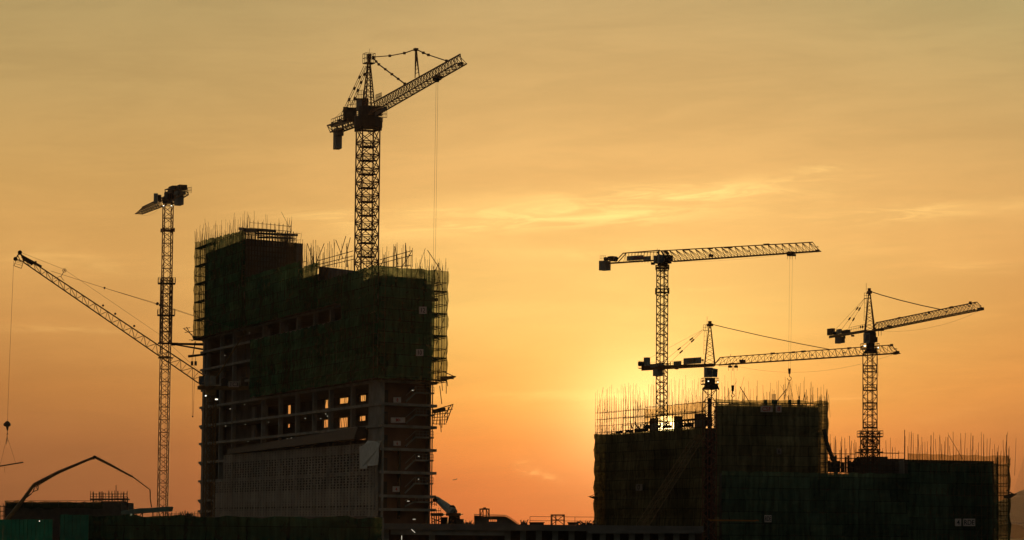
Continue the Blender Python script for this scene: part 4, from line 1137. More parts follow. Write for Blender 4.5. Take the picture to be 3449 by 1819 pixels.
def hook_set(name, label, top, Y, x, ytop, yb0, yb1, yhook, w, slings=(), ropes=2):
    """hook block hanging on its ropes below a trolley"""
    t = thing(name, P(x, yhook, Y), label, 'hook block', 'hook blocks hanging from the cranes'); m_ = MB()
    for k in range(ropes): m_.bar(P(top[0] + (k * 2 - 1) * w * .55 if ropes > 1 else top[0], ytop, Y), P(x + (k * 2 - 1) * w * .35 if ropes > 1 else x, yb0, Y), .015)
    m_.build('hoist_rope', ROPE, t); m_ = MB()
    a = P(x, yb0, Y); b = P(x, yb1, Y); hw = w * Y / FX / 2; hh = a.z - b.z; c = (a + b) / 2; th = hw * .7
    m_.hexa([c + Vector((sx_ * hw * k, sy_ * th, sz_ * hh)) for sx_, sy_, sz_, k in ((-1, -1, -.5, .75), (1, -1, -.5, .75), (1, 1, -.5, .75), (-1, 1, -.5, .75), (-1, -1, .5, 1), (1, -1, .5, 1), (1, 1, .5, 1), (-1, 1, .5, 1))])
    m_.build('block', DARK, t); m_ = MB(); p = [P(x, yb1, Y), P(x, yb1 + (yhook - yb1) * .4, Y)]
    m_.path(p, .07); r = (yhook - yb1) * .28 * Y / FX; cc = P(x, yb1 + (yhook - yb1) * .7, Y)
    m_.path([cc + Vector((math.sin(k * .7) * r, 0, math.cos(k * .7) * r)) for k in range(8)], .07); m_.build('hook', DARK, t)
    return t


# --- leftmost crane: flat-top seen nearly end on -------------------------------------
t, c, pl, z, e = crane(566.5, 620, 683, (459, 721), 'tall flat-top tower crane standing alone left of the long tower, jib pointing away')
zr_ = z - .6; m_ = MB(); lattice_mast(m_, c, 0, zr_, 1.75, R_(20), 2.55, .12, .06, 'Z'); m_.build('mast', STEELR, t)
m_ = MB(); lattice_mast(m_, c, zat(540, 1156, 620), zat(540, 937, 620), 2.05, R_(20), 2.2, .1, .05, 'X', False); m_.build('climbing_frame', STEELR, t); m_ = MB(); collar(m_, c, zat(560, 777, 620), 2.2, R_(20), .3)
m_.build('climbing_frame', STEELR, t)
for y in (955, 1062): deck_ring(t, c, zat(560, y, 620), 3.5, R_(8), 'platform', 1.05)
deck_ring(t, c, zat(560, 1205, 620), 2.9, R_(8), 'platform', 0)
jibof(t, pl, (547, 691), (467, 721), (559, 660), (479, 698), 1.5, 10, STEELR, .1, .05)
m_ = MB(); rect_truss(m_, pl.q(566, 690), pl.q(624, 655), pl.q(566, 640), pl.q(618, 624), 1.3, 5, .12, .07); m_.build('counter_jib', STEEL, t)
m_ = MB(); m_.box(pl.q(603, 672), pl.d, 2.6, 1.25, 2.3); m_.box(pl.q(606, 650), pl.d, 2.4, 1.8, .6); m_.build('counterweight', CONC, t)
m_ = MB(); m_.box(pl.q(566, 678) + Vector((0, 0, .1)), (1, 0), 2.1, 2.2, 1.1); m_.box(pl.q(572, 660), pl.d, 2.6, 1.7, 1.6); m_.box(pl.q(596, 635), pl.d, 3.5, 1.9, .8); m_.bar(pl.q(573, 655), pl.q(573, 630), .35); m_.box(pl.q(585, 640), pl.d, 3, 1.4, 1.5); m_.box(pl.q(613, 632), pl.d, 2, 1.6, 1.0)
m_.build('slewing_unit', DARK, t)
m_ = MB(); m_.box(V3(P(525.5, 666, 617), z + .55), (1, 0), .8, 1.3, 1.95); m_.build('cab', GREY, t); m_ = MB(); m_.box(V3(P(538, 664, 617), z + .6), (1, 0), .6, 1.1, 1.3); m_.build('electric_cabinet', DARK, t)
m_ = MB(); rails(m_, pl.q(608, 654) + Vector((.9, 0, 0)), pl.q(628, 650) + Vector((1.0, 0, 0)), 1.2, .8, .04); m_.build('guard_rail', DARK, t)
m_ = MB(); m_.path(hang(pl.q(470, 722), pl.q(538, 700), .8), .012); m_.build('trolley_rope', ROPE, t)
for x in (551, 577.5): MB().box(P(x, 693, 618), (1, 0), .24, .2, .14).build('lamp', LAMP, t)
tb = thing('tie_beam', P(560, 1158, 621), 'dark steel tie beams joining the leftmost crane to the long tower', 'tie beam'); m_ = MB()
m_.bar(P(532, 1156, 622), P(600, 1157, 622), .2); m_.bar(P(575, 1158, 622), P(700, 1160, 626), .22, .34); m_.bar(P(585, 1160, 621), P(690, 1178, 626), .14, .22); m_.bar(P(578, 1160, 622), P(590, 1160, 622), .3)
m_.build('beam', DARK, tb)
for a in ((658, 1150, 650, 1195), ): MB().bar(P(a[0], a[1], 622), P(a[2], a[3], 622), .12).build('brace', DARK, tb)

# --- luffing crane TC3 -------------------------------------------------------------
t = thing('luffing_crane', V3(XY(P(708, 1320, 590)), 0), 'luffing tower crane before the long tower, its long boom slanting up to the left', 'crane', 'tower cranes over the site')
c = XY(P(709, 1320, 590)); zd = zat(709, 1312, 590)
m_ = MB(); lattice_mast(m_, c, 0, zd - .2, 1.75, R_(25), 2.4, .11, .055, 'K'); m_.build('mast', STEELY, t)
lp = Plane(P(67, 851, 582), P(700, 1300, 588))
def lq(x, y, o=0.0): return lp.q(x, y, o)
m_ = MB(); n = 30; A0, A1, B0, B1 = lq(80, 884), lq(668, 1290), lq(72, 858), lq(690, 1266)
rect_truss(m_, A0, A1, B0, B1, 1.5, n, .075, .034); m_.build('boom', STEELY, t)
m_ = MB(); m_.disc(lq(67, 851), lp.n3, .42, .8, 12); m_.disc(lq(52, 872), lp.n3, .40, .3, 12); m_.bar(lq(67, 851), lq(52, 872), .13); m_.bar(lq(67, 851), lq(82, 880), .13); m_.bar(lq(52, 872), lq(82, 882), .11); m_.bar(lq(58, 858), lq(70, 880), .09); m_.build('boom_head', DARK, t)
m_ = MB(); m_.bar(lq(74, 864), lq(140, 899), .36, .28); m_.bar(lq(76, 872), lq(110, 892), .2); m_.build('boom_walkway', DARK, t)
m_ = MB(); m_.path([lq(54, 877), lq(78, 884), lq(72, 904), lq(47, 895), lq(54, 877)], .06); m_.bar(lq(50, 888), lq(75, 894), .04); m_.bar(lq(53, 882), lq(77, 888), .03); m_.build('tip_basket', DARK, t)
m_ = MB(); m_.ring(lq(217, 911), lp.n3, .35, .05, 12, 6); m_.bar(lq(215, 915), lq(205, 932), .07); m_.bar(lq(205, 932), lq(215, 945), .05); m_.bar(lq(205, 930), lq(180, 940), .05); m_.build('rope_guide', DARK, t)
m_ = MB()
for a in ((120, 848 + 35, 0), (347, 1029, 1), (388, 1057, 1), (452, 1098, 0)): m_.disc(lq(a[0], a[1]), lp.n3, .22, .4, 8)
m_.build('boom_fitting', DARK, t)
m_ = MB(); apex = lq(823, 1119)
for o in (.5, -.5):
    m_.bar(lq(172, 913, o), lq(352, 970, o), .035); m_.bar(lq(352, 970, o), lq(530, 1024 + 3 * o, o), .035); m_.bar(lq(530, 1024 + 4 * o, o), apex, .035)
m_.disc(lq(352, 970), lp.n3, .18, 1.2, 8); m_.disc(lq(530, 1023), lp.n3, .28, 1.3, 8); m_.disc(lq(541, 1027), lp.n3, .3, 1.3, 8)
m_.build('pendant_line', ROPE, t)
m_ = MB(); m_.bar(lq(67, 849), lq(217, 908), .028); m_.bar(lq(217, 908), lq(535, 1125), .024); m_.bar(lq(535, 1125), lq(715, 1290), .024); m_.build('hoist_line', ROPE, t)
m_ = MB(); 
for o in (.7, -.7): m_.bar(lq(728, 1275, o), lq(825, 1119, o * .5), .16, .1); m_.bar(lq(832, 1302, o), lq(825, 1119, o * .5), .05)
for k in range(5): a = lq(728 + 19 * k, 1275 - 31 * k); m_.bar(a + lp.n3 * .6, a - lp.n3 * .6, .06)
m_.disc(apex, lp.n3, .35, 1.2, 10); m_.build('rear_mast_frame', STEELY, t)
m_ = MB(); pbox(m_, lp, 664, 1301, 838, 1313, 2.6); pbox(m_, lp, 690, 1313, 728, 1330, 2.2); m_.build('machinery_deck', STEELY, t)
m_ = MB(); pbox(m_, lp, 688, 1265, 704, 1301, 1.8, 1.2); pbox(m_, lp, 670, 1267, 688, 1298, 1.5, 1.0); m_.build('cab', GREY, t)
m_ = MB(); m_.hexa([lq(668.5, 1294, 1.9), lq(687, 1294, 1.9), lq(687, 1294, 2.0), lq(668.5, 1294, 2.0), lq(670, 1267, 1.9), lq(687, 1266, 1.9), lq(687, 1266, 2.0), lq(670, 1267, 2.0)]); m_.build('cab_window', GLASS, t)
m_ = MB(); pbox(m_, lp, 706, 1266, 728, 1298, 1.6, 1.2); m_.build('electric_cabinet', GREY, t)
m_ = MB(); pbox(m_, lp, 742, 1280, 768, 1301, 1.8); pbox(m_, lp, 806, 1272, 838, 1301, 2.4); m_.disc(lq(755, 1285), lp.n3, .7, 1.6, 12); m_.build('winch', DARK, t)
sg = sign(lp, 770, 1285, 804, 1304, 'TC3', 2.6, 'board lettered TC3 on the deck of the luffing crane before the tower', BLACKT)
for x, y, w in ((693, 1333, .25), (729, 1345, .5)): MB().box(lq(x, y, 1.4), lp.d, w, .2, .2).build('lamp', LAMP, t)
hk = thing('hook_block', P(25, 1448, 582), 'rounded hook block of the luffing crane, carrying a tilted beam at far left', 'hook block', 'hook blocks hanging from the cranes')
m_ = MB(); m_.bar(P(46, 878, 582), P(33, 1198, 582), .03); m_.bar(P(33, 1198, 582), P(25, 1420, 582), .03); m_.build('hoist_rope', ROPE, hk)
m_ = MB(); m_.disc(P(19, 1430, 582), (0, 1, 0), .38, .6, 12); m_.disc(P(30, 1430, 582), (0, 1, 0), .36, .6, 12); m_.disc(P(25, 1427, 582), (0, 1, 0), .5, .5, 12); m_.bar(P(25, 1436, 582), P(25, 1450, 582), .3, .12, n=8); m_.build('block', DARK, hk)
m_ = MB(); m_.bar(P(25, 1450, 582), P(24, 1462, 582), .06); m_.path([P(24 + 3 * math.sin(k), 1458 + 3.5 * (1 - math.cos(k)), 582) for k in (0, 1, 2, 3, 4)], .07); m_.build('hook', DARK, hk)
ld = thing('hanging_beam', P(40, 1565, 582), 'slim tilted beam slung under the rounded hook block at the left edge', 'beam')
MB().bar(P(-30, 1575, 582), P(79, 1557, 582), .14).build('beam', DARK, ld); m_ = MB(); m_.bar(P(24, 1470, 582), P(0, 1568, 582), .025); m_.bar(P(24, 1470, 582), P(53, 1560, 582), .025); m_.bar(P(24, 1468, 582), P(21, 1497, 582), .06); m_.bar(P(24, 1466, 582), P(27, 1490, 582), .04); m_.bar(P(14, 1570, 582), P(17, 1594, 582), .025); m_.build('sling', ROPE, ld)
hz_ = thing('small_hook', P(650, 1405, 600), 'thin double rope with a tiny hook hanging beside the tower\'s left end', 'hook'); m_ = MB()
m_.bar(P(648, 1240, 600), P(648, 1400, 600), .03); m_.bar(P(656, 1240, 600), P(651, 1400, 600), .03); m_.build('rope', ROPE, hz_); MB().disc(P(649, 1403, 600), (0, 1, 0), .16, .2, 8).build('hook', DARK, hz_)
for x in (647, 659):
    q = thing('rope_block', P(x, 1230, 606), ('left' if x < 650 else 'right') + ' one of two small dark blocks by the tower\'s left end', 'pulley block', 'paired blocks at the tower end'); m_ = MB(); m_.box(P(x, 1224, 606), (1, 0), .45, .5, .85); m_.build('block', DARK, q); MB().bar(P(x, 1217, 606), P(x, 1198, 606), .05).build('rope', ROPE, q)
ob = thing('outrigger_beam', P(660, 1198, 612), 'dark sloped outrigger beam sticking out of the tower\'s left end', 'beam'); MB().bar(P(637, 1200, 612), P(690, 1194, 620), .3, .22).build('beam', DARK, ob)

# --- big hammerhead crane ------------------------------------------------------------
t, c, pl, z, e = crane(1240.5, 520, 384, (1569, 213), 'biggest hammerhead crane rising from the long tower roof, jib pointing up to the right')
yw = R_(23); m_ = MB(); lattice_mast(m_, c, EYE + 36, zat(1240, 434, 520), 3.15, yw, 2.3, .14, .075, 'X'); m_.build('mast', STEELR, t)
for k in range(9):
    y = 495 + 46.3 * k; deck_ring(t, c, zat(1240, y, 520), 2.5, yw, 'platform', 1.0 if k % 2 else .9)
m_ = MB(); m_.slab([tuple(c + Vector((math.cos(a), math.sin(a))) * 2.45) for a in [2 * PI * k / 12 for k in range(12)]], zat(1240, 430, 520), zat(1240, 396, 520))
m_.slab([tuple(c + Vector((math.cos(a), math.sin(a))) * 1.75) for a in [2 * PI * k / 12 for k in range(12)]], zat(1240, 396, 520), zat(1240, 360, 520))
collar(m_, c, zat(1240, 436, 520), 3.4, yw, .9, .2); m_.build('slewing_unit', DARK, t)
deck_ring(t, c, zat(1240, 412, 520), 3.9, yw, 'platform', 1.2)
# head
m_ = MB(); ap = V3(c, zat(1246, 185, 520)); wd = 2.3; zz = zat(1240, 365, 520); ft = [V3(c + Vector((math.cos(yw + PI / 4 + k * PI / 2), math.sin(yw + PI / 4 + k * PI / 2))) * wd * .52, zz) for k in range(4)]
tp = [ap + (f - V3(c, zz)) * .14 + Vector((0, 0, -.6)) for f in ft]
for a, b in zip(ft, tp): m_.bar(a, b, .15, .11)
for k in range(9):
    for q in range(4):
        a, b = ft[q].lerp(tp[q], k / 9), ft[(q + 1) % 4].lerp(tp[(q + 1) % 4], k / 9); m_.bar(a, b, .05); m_.bar(a, ft[(q + 1) % 4].lerp(tp[(q + 1) % 4], (k + 1) / 9), .045)
m_.box(ap + Vector((0, 0, -.3)), pl.d, .9, .6, .9); m_.bar(ap, ap + Vector((.1, 0, 1.1)), .03); m_.build('tower_head', STEEL, t)
deck_ring(t, c, zat(1246, 213, 520), 1.7, yw, 'head_platform', 1.6)
jibof(t, pl, (1258, 386), (1555, 214), (1264, 342), (1550, 183), 1.6, 30, STEEL, .10, .042)
m_ = MB(); m_.hexa([pl.q(1262, 392, -.8), pl.q(1303, 368, -.8), pl.q(1303, 368, .8), pl.q(1262, 392, .8), pl.q(1262, 380, -.8), pl.q(1303, 356, -.8), pl.q(1303, 356, .8), pl.q(1262, 380, .8)])
m_.bar(pl.q(1545, 217, .7), pl.q(1557, 213, .7), .25); m_.bar(pl.q(1550, 183), pl.q(1556, 212, -.8), .06); m_.bar(pl.q(1545, 219, -.8), pl.q(1556, 214, -.8), .2)
m_.build('jib_walkway', DARK, t)
m_ = MB(); st_ = pl.q(1401, 167)
for q in (.7, -.7): m_.bar(pl.q(1398, 262, q), st_ + pl.n3 * q * .15, .09); m_.bar(pl.q(1412, 256, q), st_ + pl.n3 * q * .15, .09)
for k in range(1, 7): m_.bar(pl.q(1398, 262, .7).lerp(st_, k / 7), pl.q(1412, 256, .7).lerp(st_, k / 7), .04)
m_.box(st_, pl.d, .9, .6, .4); m_.build('jib_strut', STEEL, t)
m_ = MB()
def line(pts, n=1, r=.10, br=.2, off=0.0):
    for a, b in zip(pts[:-1], pts[1:]):
        A_, B_ = pl.q(*a, off), pl.q(*b, off); m_.bar(A_, B_, r)
        if n: beads(m_, A_, B_, n, br, .6)
    for a in pts: m_.disc(pl.q(*a, off), pl.n3, br * 1.1, .4, 8)
line([(1258, 192), (1313, 188), (1362, 179), (1397, 167)], 0, .09, .2); line([(1404, 167), (1426, 178), (1443, 185), (1504, 205)], 0, .09, .2); line([(1258, 197), (1276, 217), (1320, 250), (1363, 282)], 1, .1, .2)
m_.build('jib_pendant', STEEL, t); m_ = MB()
for (a, b, o) in (((1229, 222), (1142, 408), .9), ((1238, 223), (1184, 358), -.9)):
    A_, B_ = pl.q(*a, o), pl.q(*b, o); dd = Vector((.16, 0, 0)); m_.bar(A_ + dd, B_ + dd, .045); m_.bar(A_ - dd, B_ - dd, .045); beads(m_, A_, B_, 4, .22, .5)
m_.bar(pl.q(1200, 330), pl.q(1126, 400), .02); m_.build('rear_pendant', STEEL, t)
m_ = MB(); rect_truss(m_, pl.q(1215, 415), pl.q(1128, 446), pl.q(1215, 392), pl.q(1118, 424), 1.7, 10, .14, .06)
m_.hexa([pl.q(1115, 430, -.9), pl.q(1215, 402, -.9), pl.q(1215, 402, .9), pl.q(1115, 430, .9), pl.q(1115, 424, -.9), pl.q(1215, 390, -.9), pl.q(1215, 390, .9), pl.q(1115, 424, .9)]); m_.build('counter_jib', STEEL, t)
m_ = MB(); cc = pl.q(1137, 472); m_.box(cc, pl.d, 2.2, 1.1, 3.2); m_.box(pl.q(1140, 446), pl.d, 2.6, 1.3, 1.4); m_.build('counterweight', CONC, t)
m_ = MB(); rails(m_, pl.q(1115, 424, .9), pl.q(1205, 390, .9), 1.2, 1.6, .035); rails(m_, pl.q(1115, 424, -.9), pl.q(1170, 405, -.9), 1.2, 1.6, .035)
rails(m_, P(1172, 366, 526), P(1204, 362, 524), 1.3, .6, .04); rails(m_, P(1202, 334, 522), P(1228, 332, 520), 1.5, .5, .04); rails(m_, P(1265, 340, 512), P(1285, 332, 505), 1.0, .8, .04)
m_.build('guard_rail', DARK, t)
m_ = MB(); m_.box(P(1187, 387, 527), (1, 0), 1.5, 2, 2.2); m_.box(P(1187, 366, 527), (1, 0), 1.8, 2.2, .12); m_.build('winch_house', DARK, t); MB().box(P(1165, 385, 532), (1, 0), .9, 1.6, 2.4).build('motor_cabinet', DARK, t); MB().disc(pl.q(1128, 420), pl.n3, .42, 1.2, 10).build('rope_drum', DARK, t); MB().disc(pl.q(1150, 411), pl.n3, .45, 1.3, 10).build('rope_drum', DARK, t)
m_ = MB(); m_.box(P(1213, 354, 523), (1, 0), 1.3, 1.6, 1.9); m_.build('electric_cabinet', GREY, t); m_ = MB(); m_.box(P(1213, 335, 523), (1, 0), 1.6, 1.9, .15); m_.box(P(1232, 352, 521), (1, 0), .9, 1.4, 2.0); m_.build('cabinet_roof', DARK, t)
m_ = MB()
for q in ((1284, 361, 1303, 396, 512),):
    for y in (361, 372, 384, 396): m_.bar(P(q[0], y, 512), P(q[2], y, 512), .05)
    for x in (1284, 1290, 1297, 1303): m_.bar(P(x, 361, 512), P(x, 396, 512), .05)
m_.box(P(1277, 374, 514), (1, 0), 1.0, 1.2, 1.6); m_.build('cab', DARK, t)
tr = MB(); pbox(tr, pl, 1456, 257, 1490, 268, 1.7); pbox(tr, pl, 1458, 268, 1488, 271, 1.2); tr.disc(pl.q(1468, 273), pl.n3, .2, .3, 8); tr.disc(pl.q(1475, 273), pl.n3, .2, .3, 8); tr.build('trolley', DARK, t)
Yt = pl.q(1472, 262).y; m_ = MB(); m_.bar(P(1469, 274, Yt), P(1459, 905, Yt), .02); m_.bar(P(1475, 274, Yt), P(1466, 905, Yt), .02); m_.build('hoist_rope', ROPE, t)


# --- the three cranes on the right -----------------------------------------------------
def cage_mast(t, c, z0, z1, w, yw, m, bay=2.2, style='Z', rc=.12, rb=.055):
    m_ = MB(); lattice_mast(m_, c, z0, z1, w, yw, bay, rc, rb, style); return m_.build('mast', m, t)

# flat-top crane above the sun
t, c, pl, z, e = crane(2231, 610, 882, (2758, 846), 'flat-top tower crane standing right above the sun, long level jib to the right')
cage_mast(t, c, EYE + 10, zat(2231, 899, 610), 1.68, R_(24), STEEL, 1.9, 'Z', .12, .06)
m_ = MB(); collar(m_, c, zat(2230, 985, 610), 2.0, R_(24), .7, .12); m_.bar(P(2208, 992, 610), P(2213, 974, 610), .16); m_.bar(P(2252, 988, 610), P(2247, 974, 610), .16); collar(m_, c, zat(2230, 903, 610), 1.9, R_(24), .5, .16); m_.build('climbing_frame', STEEL, t)
deck_ring(t, c, zat(2231, 912, 610), 1.9, R_(24), 'platform', .6)
m_ = MB(); pbox(m_, pl, 2201, 861, 2266, 880, 1.5); pbox(m_, pl, 2206, 880, 2262, 888, 1.9); pbox(m_, pl, 2214, 888, 2250, 897, 1.6); pbox(m_, pl, 2192, 884, 2206, 892, 1.4)
for a in ((2215, 848, 2222, 862), (2219, 844, 2219, 862), (2228, 846, 2238, 862), (2245, 845, 2250, 862)): m_.bar(pl.q(a[0], a[1]), pl.q(a[2], a[3]), .16)
m_.build('slewing_unit', DARK, t)
m_ = MB(); pbox(m_, pl, 2201, 861, 2213, 887, 1.4, 1.3); pbox(m_, pl, 2213, 858, 2234, 886, 1.4, 1.3); m_.build('cab', GREY, t); m_ = MB(); pbox(m_, pl, 2221, 864, 2236, 881, .1, 2.04); m_.build('cab_window', GLASS, t)
jibof(t, pl, (2262, 881), (2758, 846), (2222, 845), (2737, 816), 1.4, 23, STEEL, .1, .05)
m_ = MB()
for a, b, r in (((2266, 878), (2222, 880), .14), ((2737, 816), (2758, 844), .06), ((2752, 830), (2756, 832), .06), ((2755, 828), (2755, 846), .04), ((2748, 846), (2758, 844), .28), ((2241, 845), (2250, 856), .3), ((2573, 824), (2590, 823), .2), ((2440, 834), (2466, 833), .2), ((2384, 837), (2400, 837), .16), ((2300, 842), (2320, 841), .16)): MB().bar(pl.q(*a), pl.q(*b), r).build('jib_fitting', STEEL, t)
m_.bar(pl.q(2214, 845), pl.q(2214, 836), .03); m_.build('antenna', STEEL, t)
m_ = MB(); m_.path([pl.q(2099, 853), pl.q(2222, 843)], .13); m_.bar(pl.q(2099, 853), pl.q(2073, 880), .1); m_.bar(pl.q(2109, 853), pl.q(2083, 882), .09); m_.path([pl.q(2109, 852), pl.q(2222, 849)], .07)
for k in range(11): x = 2108 + k * 10.5; m_.bar(pl.q(x, 853 - k * .9), pl.q(x, 884), .04); m_.bar(pl.q(x, 853 - k * .9), pl.q(x - 8, 884), .035)
m_.hexa([pl.q(2050, 890, -.7), pl.q(2202, 880, -.7), pl.q(2202, 880, .7), pl.q(2050, 890, .7), pl.q(2050, 884, -.7), pl.q(2202, 875, -.7), pl.q(2202, 875, .7), pl.q(2050, 884, .7)]); m_.build('counter_jib', STEEL, t)
m_ = MB(); pbox(m_, pl, 2017, 879, 2057, 890, 1.9); pbox(m_, pl, 2017, 890, 2057, 911, 1.6); m_.build('counterweight', CONC, t)
m_ = MB(); m_.disc(pl.q(2069, 872), pl.n3, .55, 1.2, 12); pbox(m_, pl, 2034, 870, 2056, 877, .9); pbox(m_, pl, 2046, 864, 2062, 871, .8); m_.disc(pl.q(2042, 872), pl.n3, .36, .9, 10); pbox(m_, pl, 2052, 863, 2070, 880, .8); m_.build('winch', DARK, t)
m_ = MB(); rails(m_, pl.q(2021, 878), pl.q(2040, 878), 1.0, .6, .03); m_.build('guard_rail', DARK, t)
bd = MB(); pbox(bd, pl, 2112, 861, 2167, 877, .12, .9); pbox(bd, pl, 2167, 863, 2191, 877, .12, .9); bo = bd.build('advert_board', GREY, t)
text_on(bo, '- [] CSCEC 3E', pl.q(2151, 869, 1.02), pl.d3, pl.n3, .55, 4.1, RED)
pb = MB(); pbox(pb, pl, 2118, 878, 2160, 884, .1, .95); bo = pb.build('name_plate', STEELY, t); text_on(bo, 'LIEBHERR', pl.q(2139, 881, 1.06), pl.d3, pl.n3, .3, 2.2, BLACKT)
tr = MB(); pbox(tr, pl, 2650, 848, 2682, 853, 1.5); 
for x in (2657, 2666, 2674): tr.disc(pl.q(x, 859), pl.n3, .25, .8, 8)
for x in (2652, 2661, 2668, 2679): tr.bar(pl.q(x, 853), pl.q(x, 873), .04)
tr.build('trolley', DARK, t); m_ = MB(); pbox(m_, pl, 2389, 857, 2402, 866, .8); m_.disc(pl.q(2395, 861), pl.n3, .3, .9, 10); m_.build('trolley_winch', DARK, t)
m_ = MB(); m_.path(hang(pl.q(2270, 882), pl.q(2650, 856), .4), .012); m_.path(hang(pl.q(2682, 856), pl.q(2755, 846), .15), .012); m_.build('trolley_rope', ROPE, t)
for x in (2447, 2521, 2635): MB().box(pl.q(x, 849 - (x - 2447) * .045), pl.d, .35, .3, .18).build('lamp', GREY, t)
Yt = pl.q(2665, 850).y
hook_set('hook_block', 'hook block with spread sling legs hanging above the boards CSF and 8', (2665, 0), Yt, 2659, 856, 1241, 1259, 1282, 9)
sb = thing('sling_set', P(2659, 1300, Yt), 'bundle of sling legs spreading down from the hook above board 8', 'sling'); m_ = MB()
for a in ((2658, 1282, 2643, 1335), (2658, 1282, 2668, 1330), (2658, 1282, 2658, 1345), (2658, 1282, 2657, 1345), (2650, 1310, 2645, 1332), (2668, 1330, 2675, 1365), (2645, 1332, 2641, 1350), (2658, 1282, 2652, 1318)): m_.bar(P(a[0], a[1], Yt), P(a[2], a[3], Yt), .035)
m_.build('sling_leg', ROPE, sb)


def cathead(t, pl, c, apx, x0, x1, yb, m, w):
    """tapering lattice head carrying the pendants"""
    m_ = MB(); zb_ = zat((x0 + x1) / 2, yb, c.y); ap = V3(c, zat(apx[0], apx[1], c.y)); ap.x = P(apx[0], apx[1], c.y).x; W_ = (x1 - x0) * c.y / FX
    ft = []
    for sx_, sy_ in ((-1, -1), (1, -1), (1, 1), (-1, 1)): ft.append(Vector((P((x0 + x1) / 2, yb, c.y).x + sx_ * W_ / 2, c.y + sy_ * W_ / 2, zb_)))
    tp = [ap + Vector(((f.x - ap.x) * .16, (f.y - c.y) * .16, -.35)) for f in ft]
    for a, b in zip(ft, tp): m_.bar(a, b, .1, .09)
    for k in range(10):
        for q in range(4):
            a, b = ft[q].lerp(tp[q], k / 10), ft[(q + 1) % 4].lerp(tp[(q + 1) % 4], (k + 1) / 10); m_.bar(a, b, .04) if k % 2 else m_.bar(ft[(q + 1) % 4].lerp(tp[(q + 1) % 4], k / 10), tp[q].lerp(ft[q], 1 - (k + 1) / 10), .04)
    m_.box(ap - Vector((0, 0, .25)), pl.d, 1.3, .5, .45); m_.box(ap, pl.d, .5, .4, .9); m_.bar(ap + Vector((-.5, 0, 0)), ap + Vector((-.5, 0, 1.3)), .03)
    return m_.build('tower_head', m, t), ap


def ladder(t, x0, x1, y0, y1, Y):
    m_ = MB(); m_.bar(P(x0, y0, Y), P(x0 - 2, y1, Y), .03); m_.bar(P(x1, y0, Y), P(x1 - 2, y1, Y), .03)
    for k in range(6): y = y0 + (y1 - y0) * k / 5; m_.bar(P(x0 - 1, y, Y), P(x1 - 1, y, Y), .025)
    return m_.build('ladder', DARK, t)


# crane standing before the netted block
t, c, pl, z, e = crane(2391, 540, 1232, (3022, 1192), 'hammerhead crane in front of the netted block, pointed head, long jib to the right')
cage_mast(t, c, 0, zat(2391, 1312, 540), 1.75, R_(27), STEELR, 2.3, 'Z', .1, .05)
m_ = MB(); m_.hexa([P(2368, 1311, 539), P(2419, 1311, 539), P(2419, 1311, 542), P(2368, 1311, 542), P(2374, 1294, 539), P(2413, 1294, 539), P(2413, 1294, 542), P(2374, 1294, 542)]); m_.bar(P(2366, 1313, 540), P(2371, 1305, 540), .16); m_.bar(P(2421, 1313, 540), P(2415, 1296, 540), .16)
bx(m_, 2376, 1272, 2409, 1295, 539, 1.7); m_.build('slewing_unit', DARK, t)
deck_ring(t, c, zat(2391, 1294, 540), 2.75, R_(5), 'platform', 1.0)
cathead(t, pl, c, (2391, 1090), 2373, 2408, 1232, STEEL, 1)
m_ = MB(); rails(m_, P(2369, 1111, 540), P(2383, 1111, 540), .9, .4, .035); m_.bar(P(2369, 1113, 540), P(2384, 1113, 540), .06); m_.build('head_platform', DARK, t)
ladder(t, 2372, 2380, 1117, 1193, 540)
m_ = MB(); a = [P(2371, 1237, 537), P(2401, 1238, 537), P(2401, 1238, 538.5), P(2371, 1237, 538.5)]
m_.hexa([P(2371, 1271, 537), P(2399, 1271, 537), P(2399, 1271, 538.6), P(2371, 1271, 538.6)] + a); m_.hexa([P(2399, 1270, 537), P(2416, 1271, 537), P(2416, 1271, 538.6), P(2399, 1270, 538.6), P(2401, 1240, 537), P(2418, 1243, 537), P(2418, 1243, 538.6), P(2401, 1240, 538.6)])
m_.build('cab', GREY, t); m_ = MB(); m_.hexa([P(2384, 1262, 536.9), P(2399, 1265, 536.9), P(2399, 1265, 537), P(2384, 1262, 537), P(2381, 1240, 536.9), P(2401, 1241, 536.9), P(2401, 1241, 537), P(2381, 1240, 537)]); bx(m_, 2402, 1246, 2415, 1268, 536.9, .1); m_.build('cab_window', GLASS, t)
for x, y in ((2386, 1284), (2418, 1287)): MB().box(P(x, y, 537), (1, -.2), .2, .2, .14).build('lamp', LAMP, t)
m_ = MB(); bx(m_, 2364, 1281, 2370, 1286, 538, .3); m_.bar(P(2370, 1281, 538), P(2376, 1276, 538), .04); m_.build('lamp_housing', DARK, t)
jibof(t, pl, (2412, 1230), (3022, 1190), (2426, 1204), (3003, 1162), 1.35, 27, STEEL, .075, .034)
m_ = MB()
for a, b, r in (((2426, 1204), (2406, 1228), .09), ((3003, 1162), (3024, 1188), .06), ((3014, 1174), (3021, 1175), .05), ((3020, 1174), (3021, 1188), .04), ((3012, 1190), (3026, 1187), .3), ((2700, 1184), (2712, 1183), .17), ((2668, 1187), (2676, 1186), .17), ((2855, 1173), (2866, 1172), .17), ((2598, 1191), (2608, 1190), .17), ((3000, 1163), (3006, 1162), .22), ((2461, 1201), (2461, 1193), .04), ((2597, 1192), (2597, 1185), .04)): MB().bar(pl.q(*a), pl.q(*b), r).build('jib_fitting', STEEL, t)
m_ = MB(); m_.path([pl.q(2397, 1092), pl.q(2450, 1105), pl.q(2574, 1133), pl.q(2690, 1157), pl.q(2795, 1177)], .07); m_.build('jib_pendant', STEEL, t)
m_ = MB()
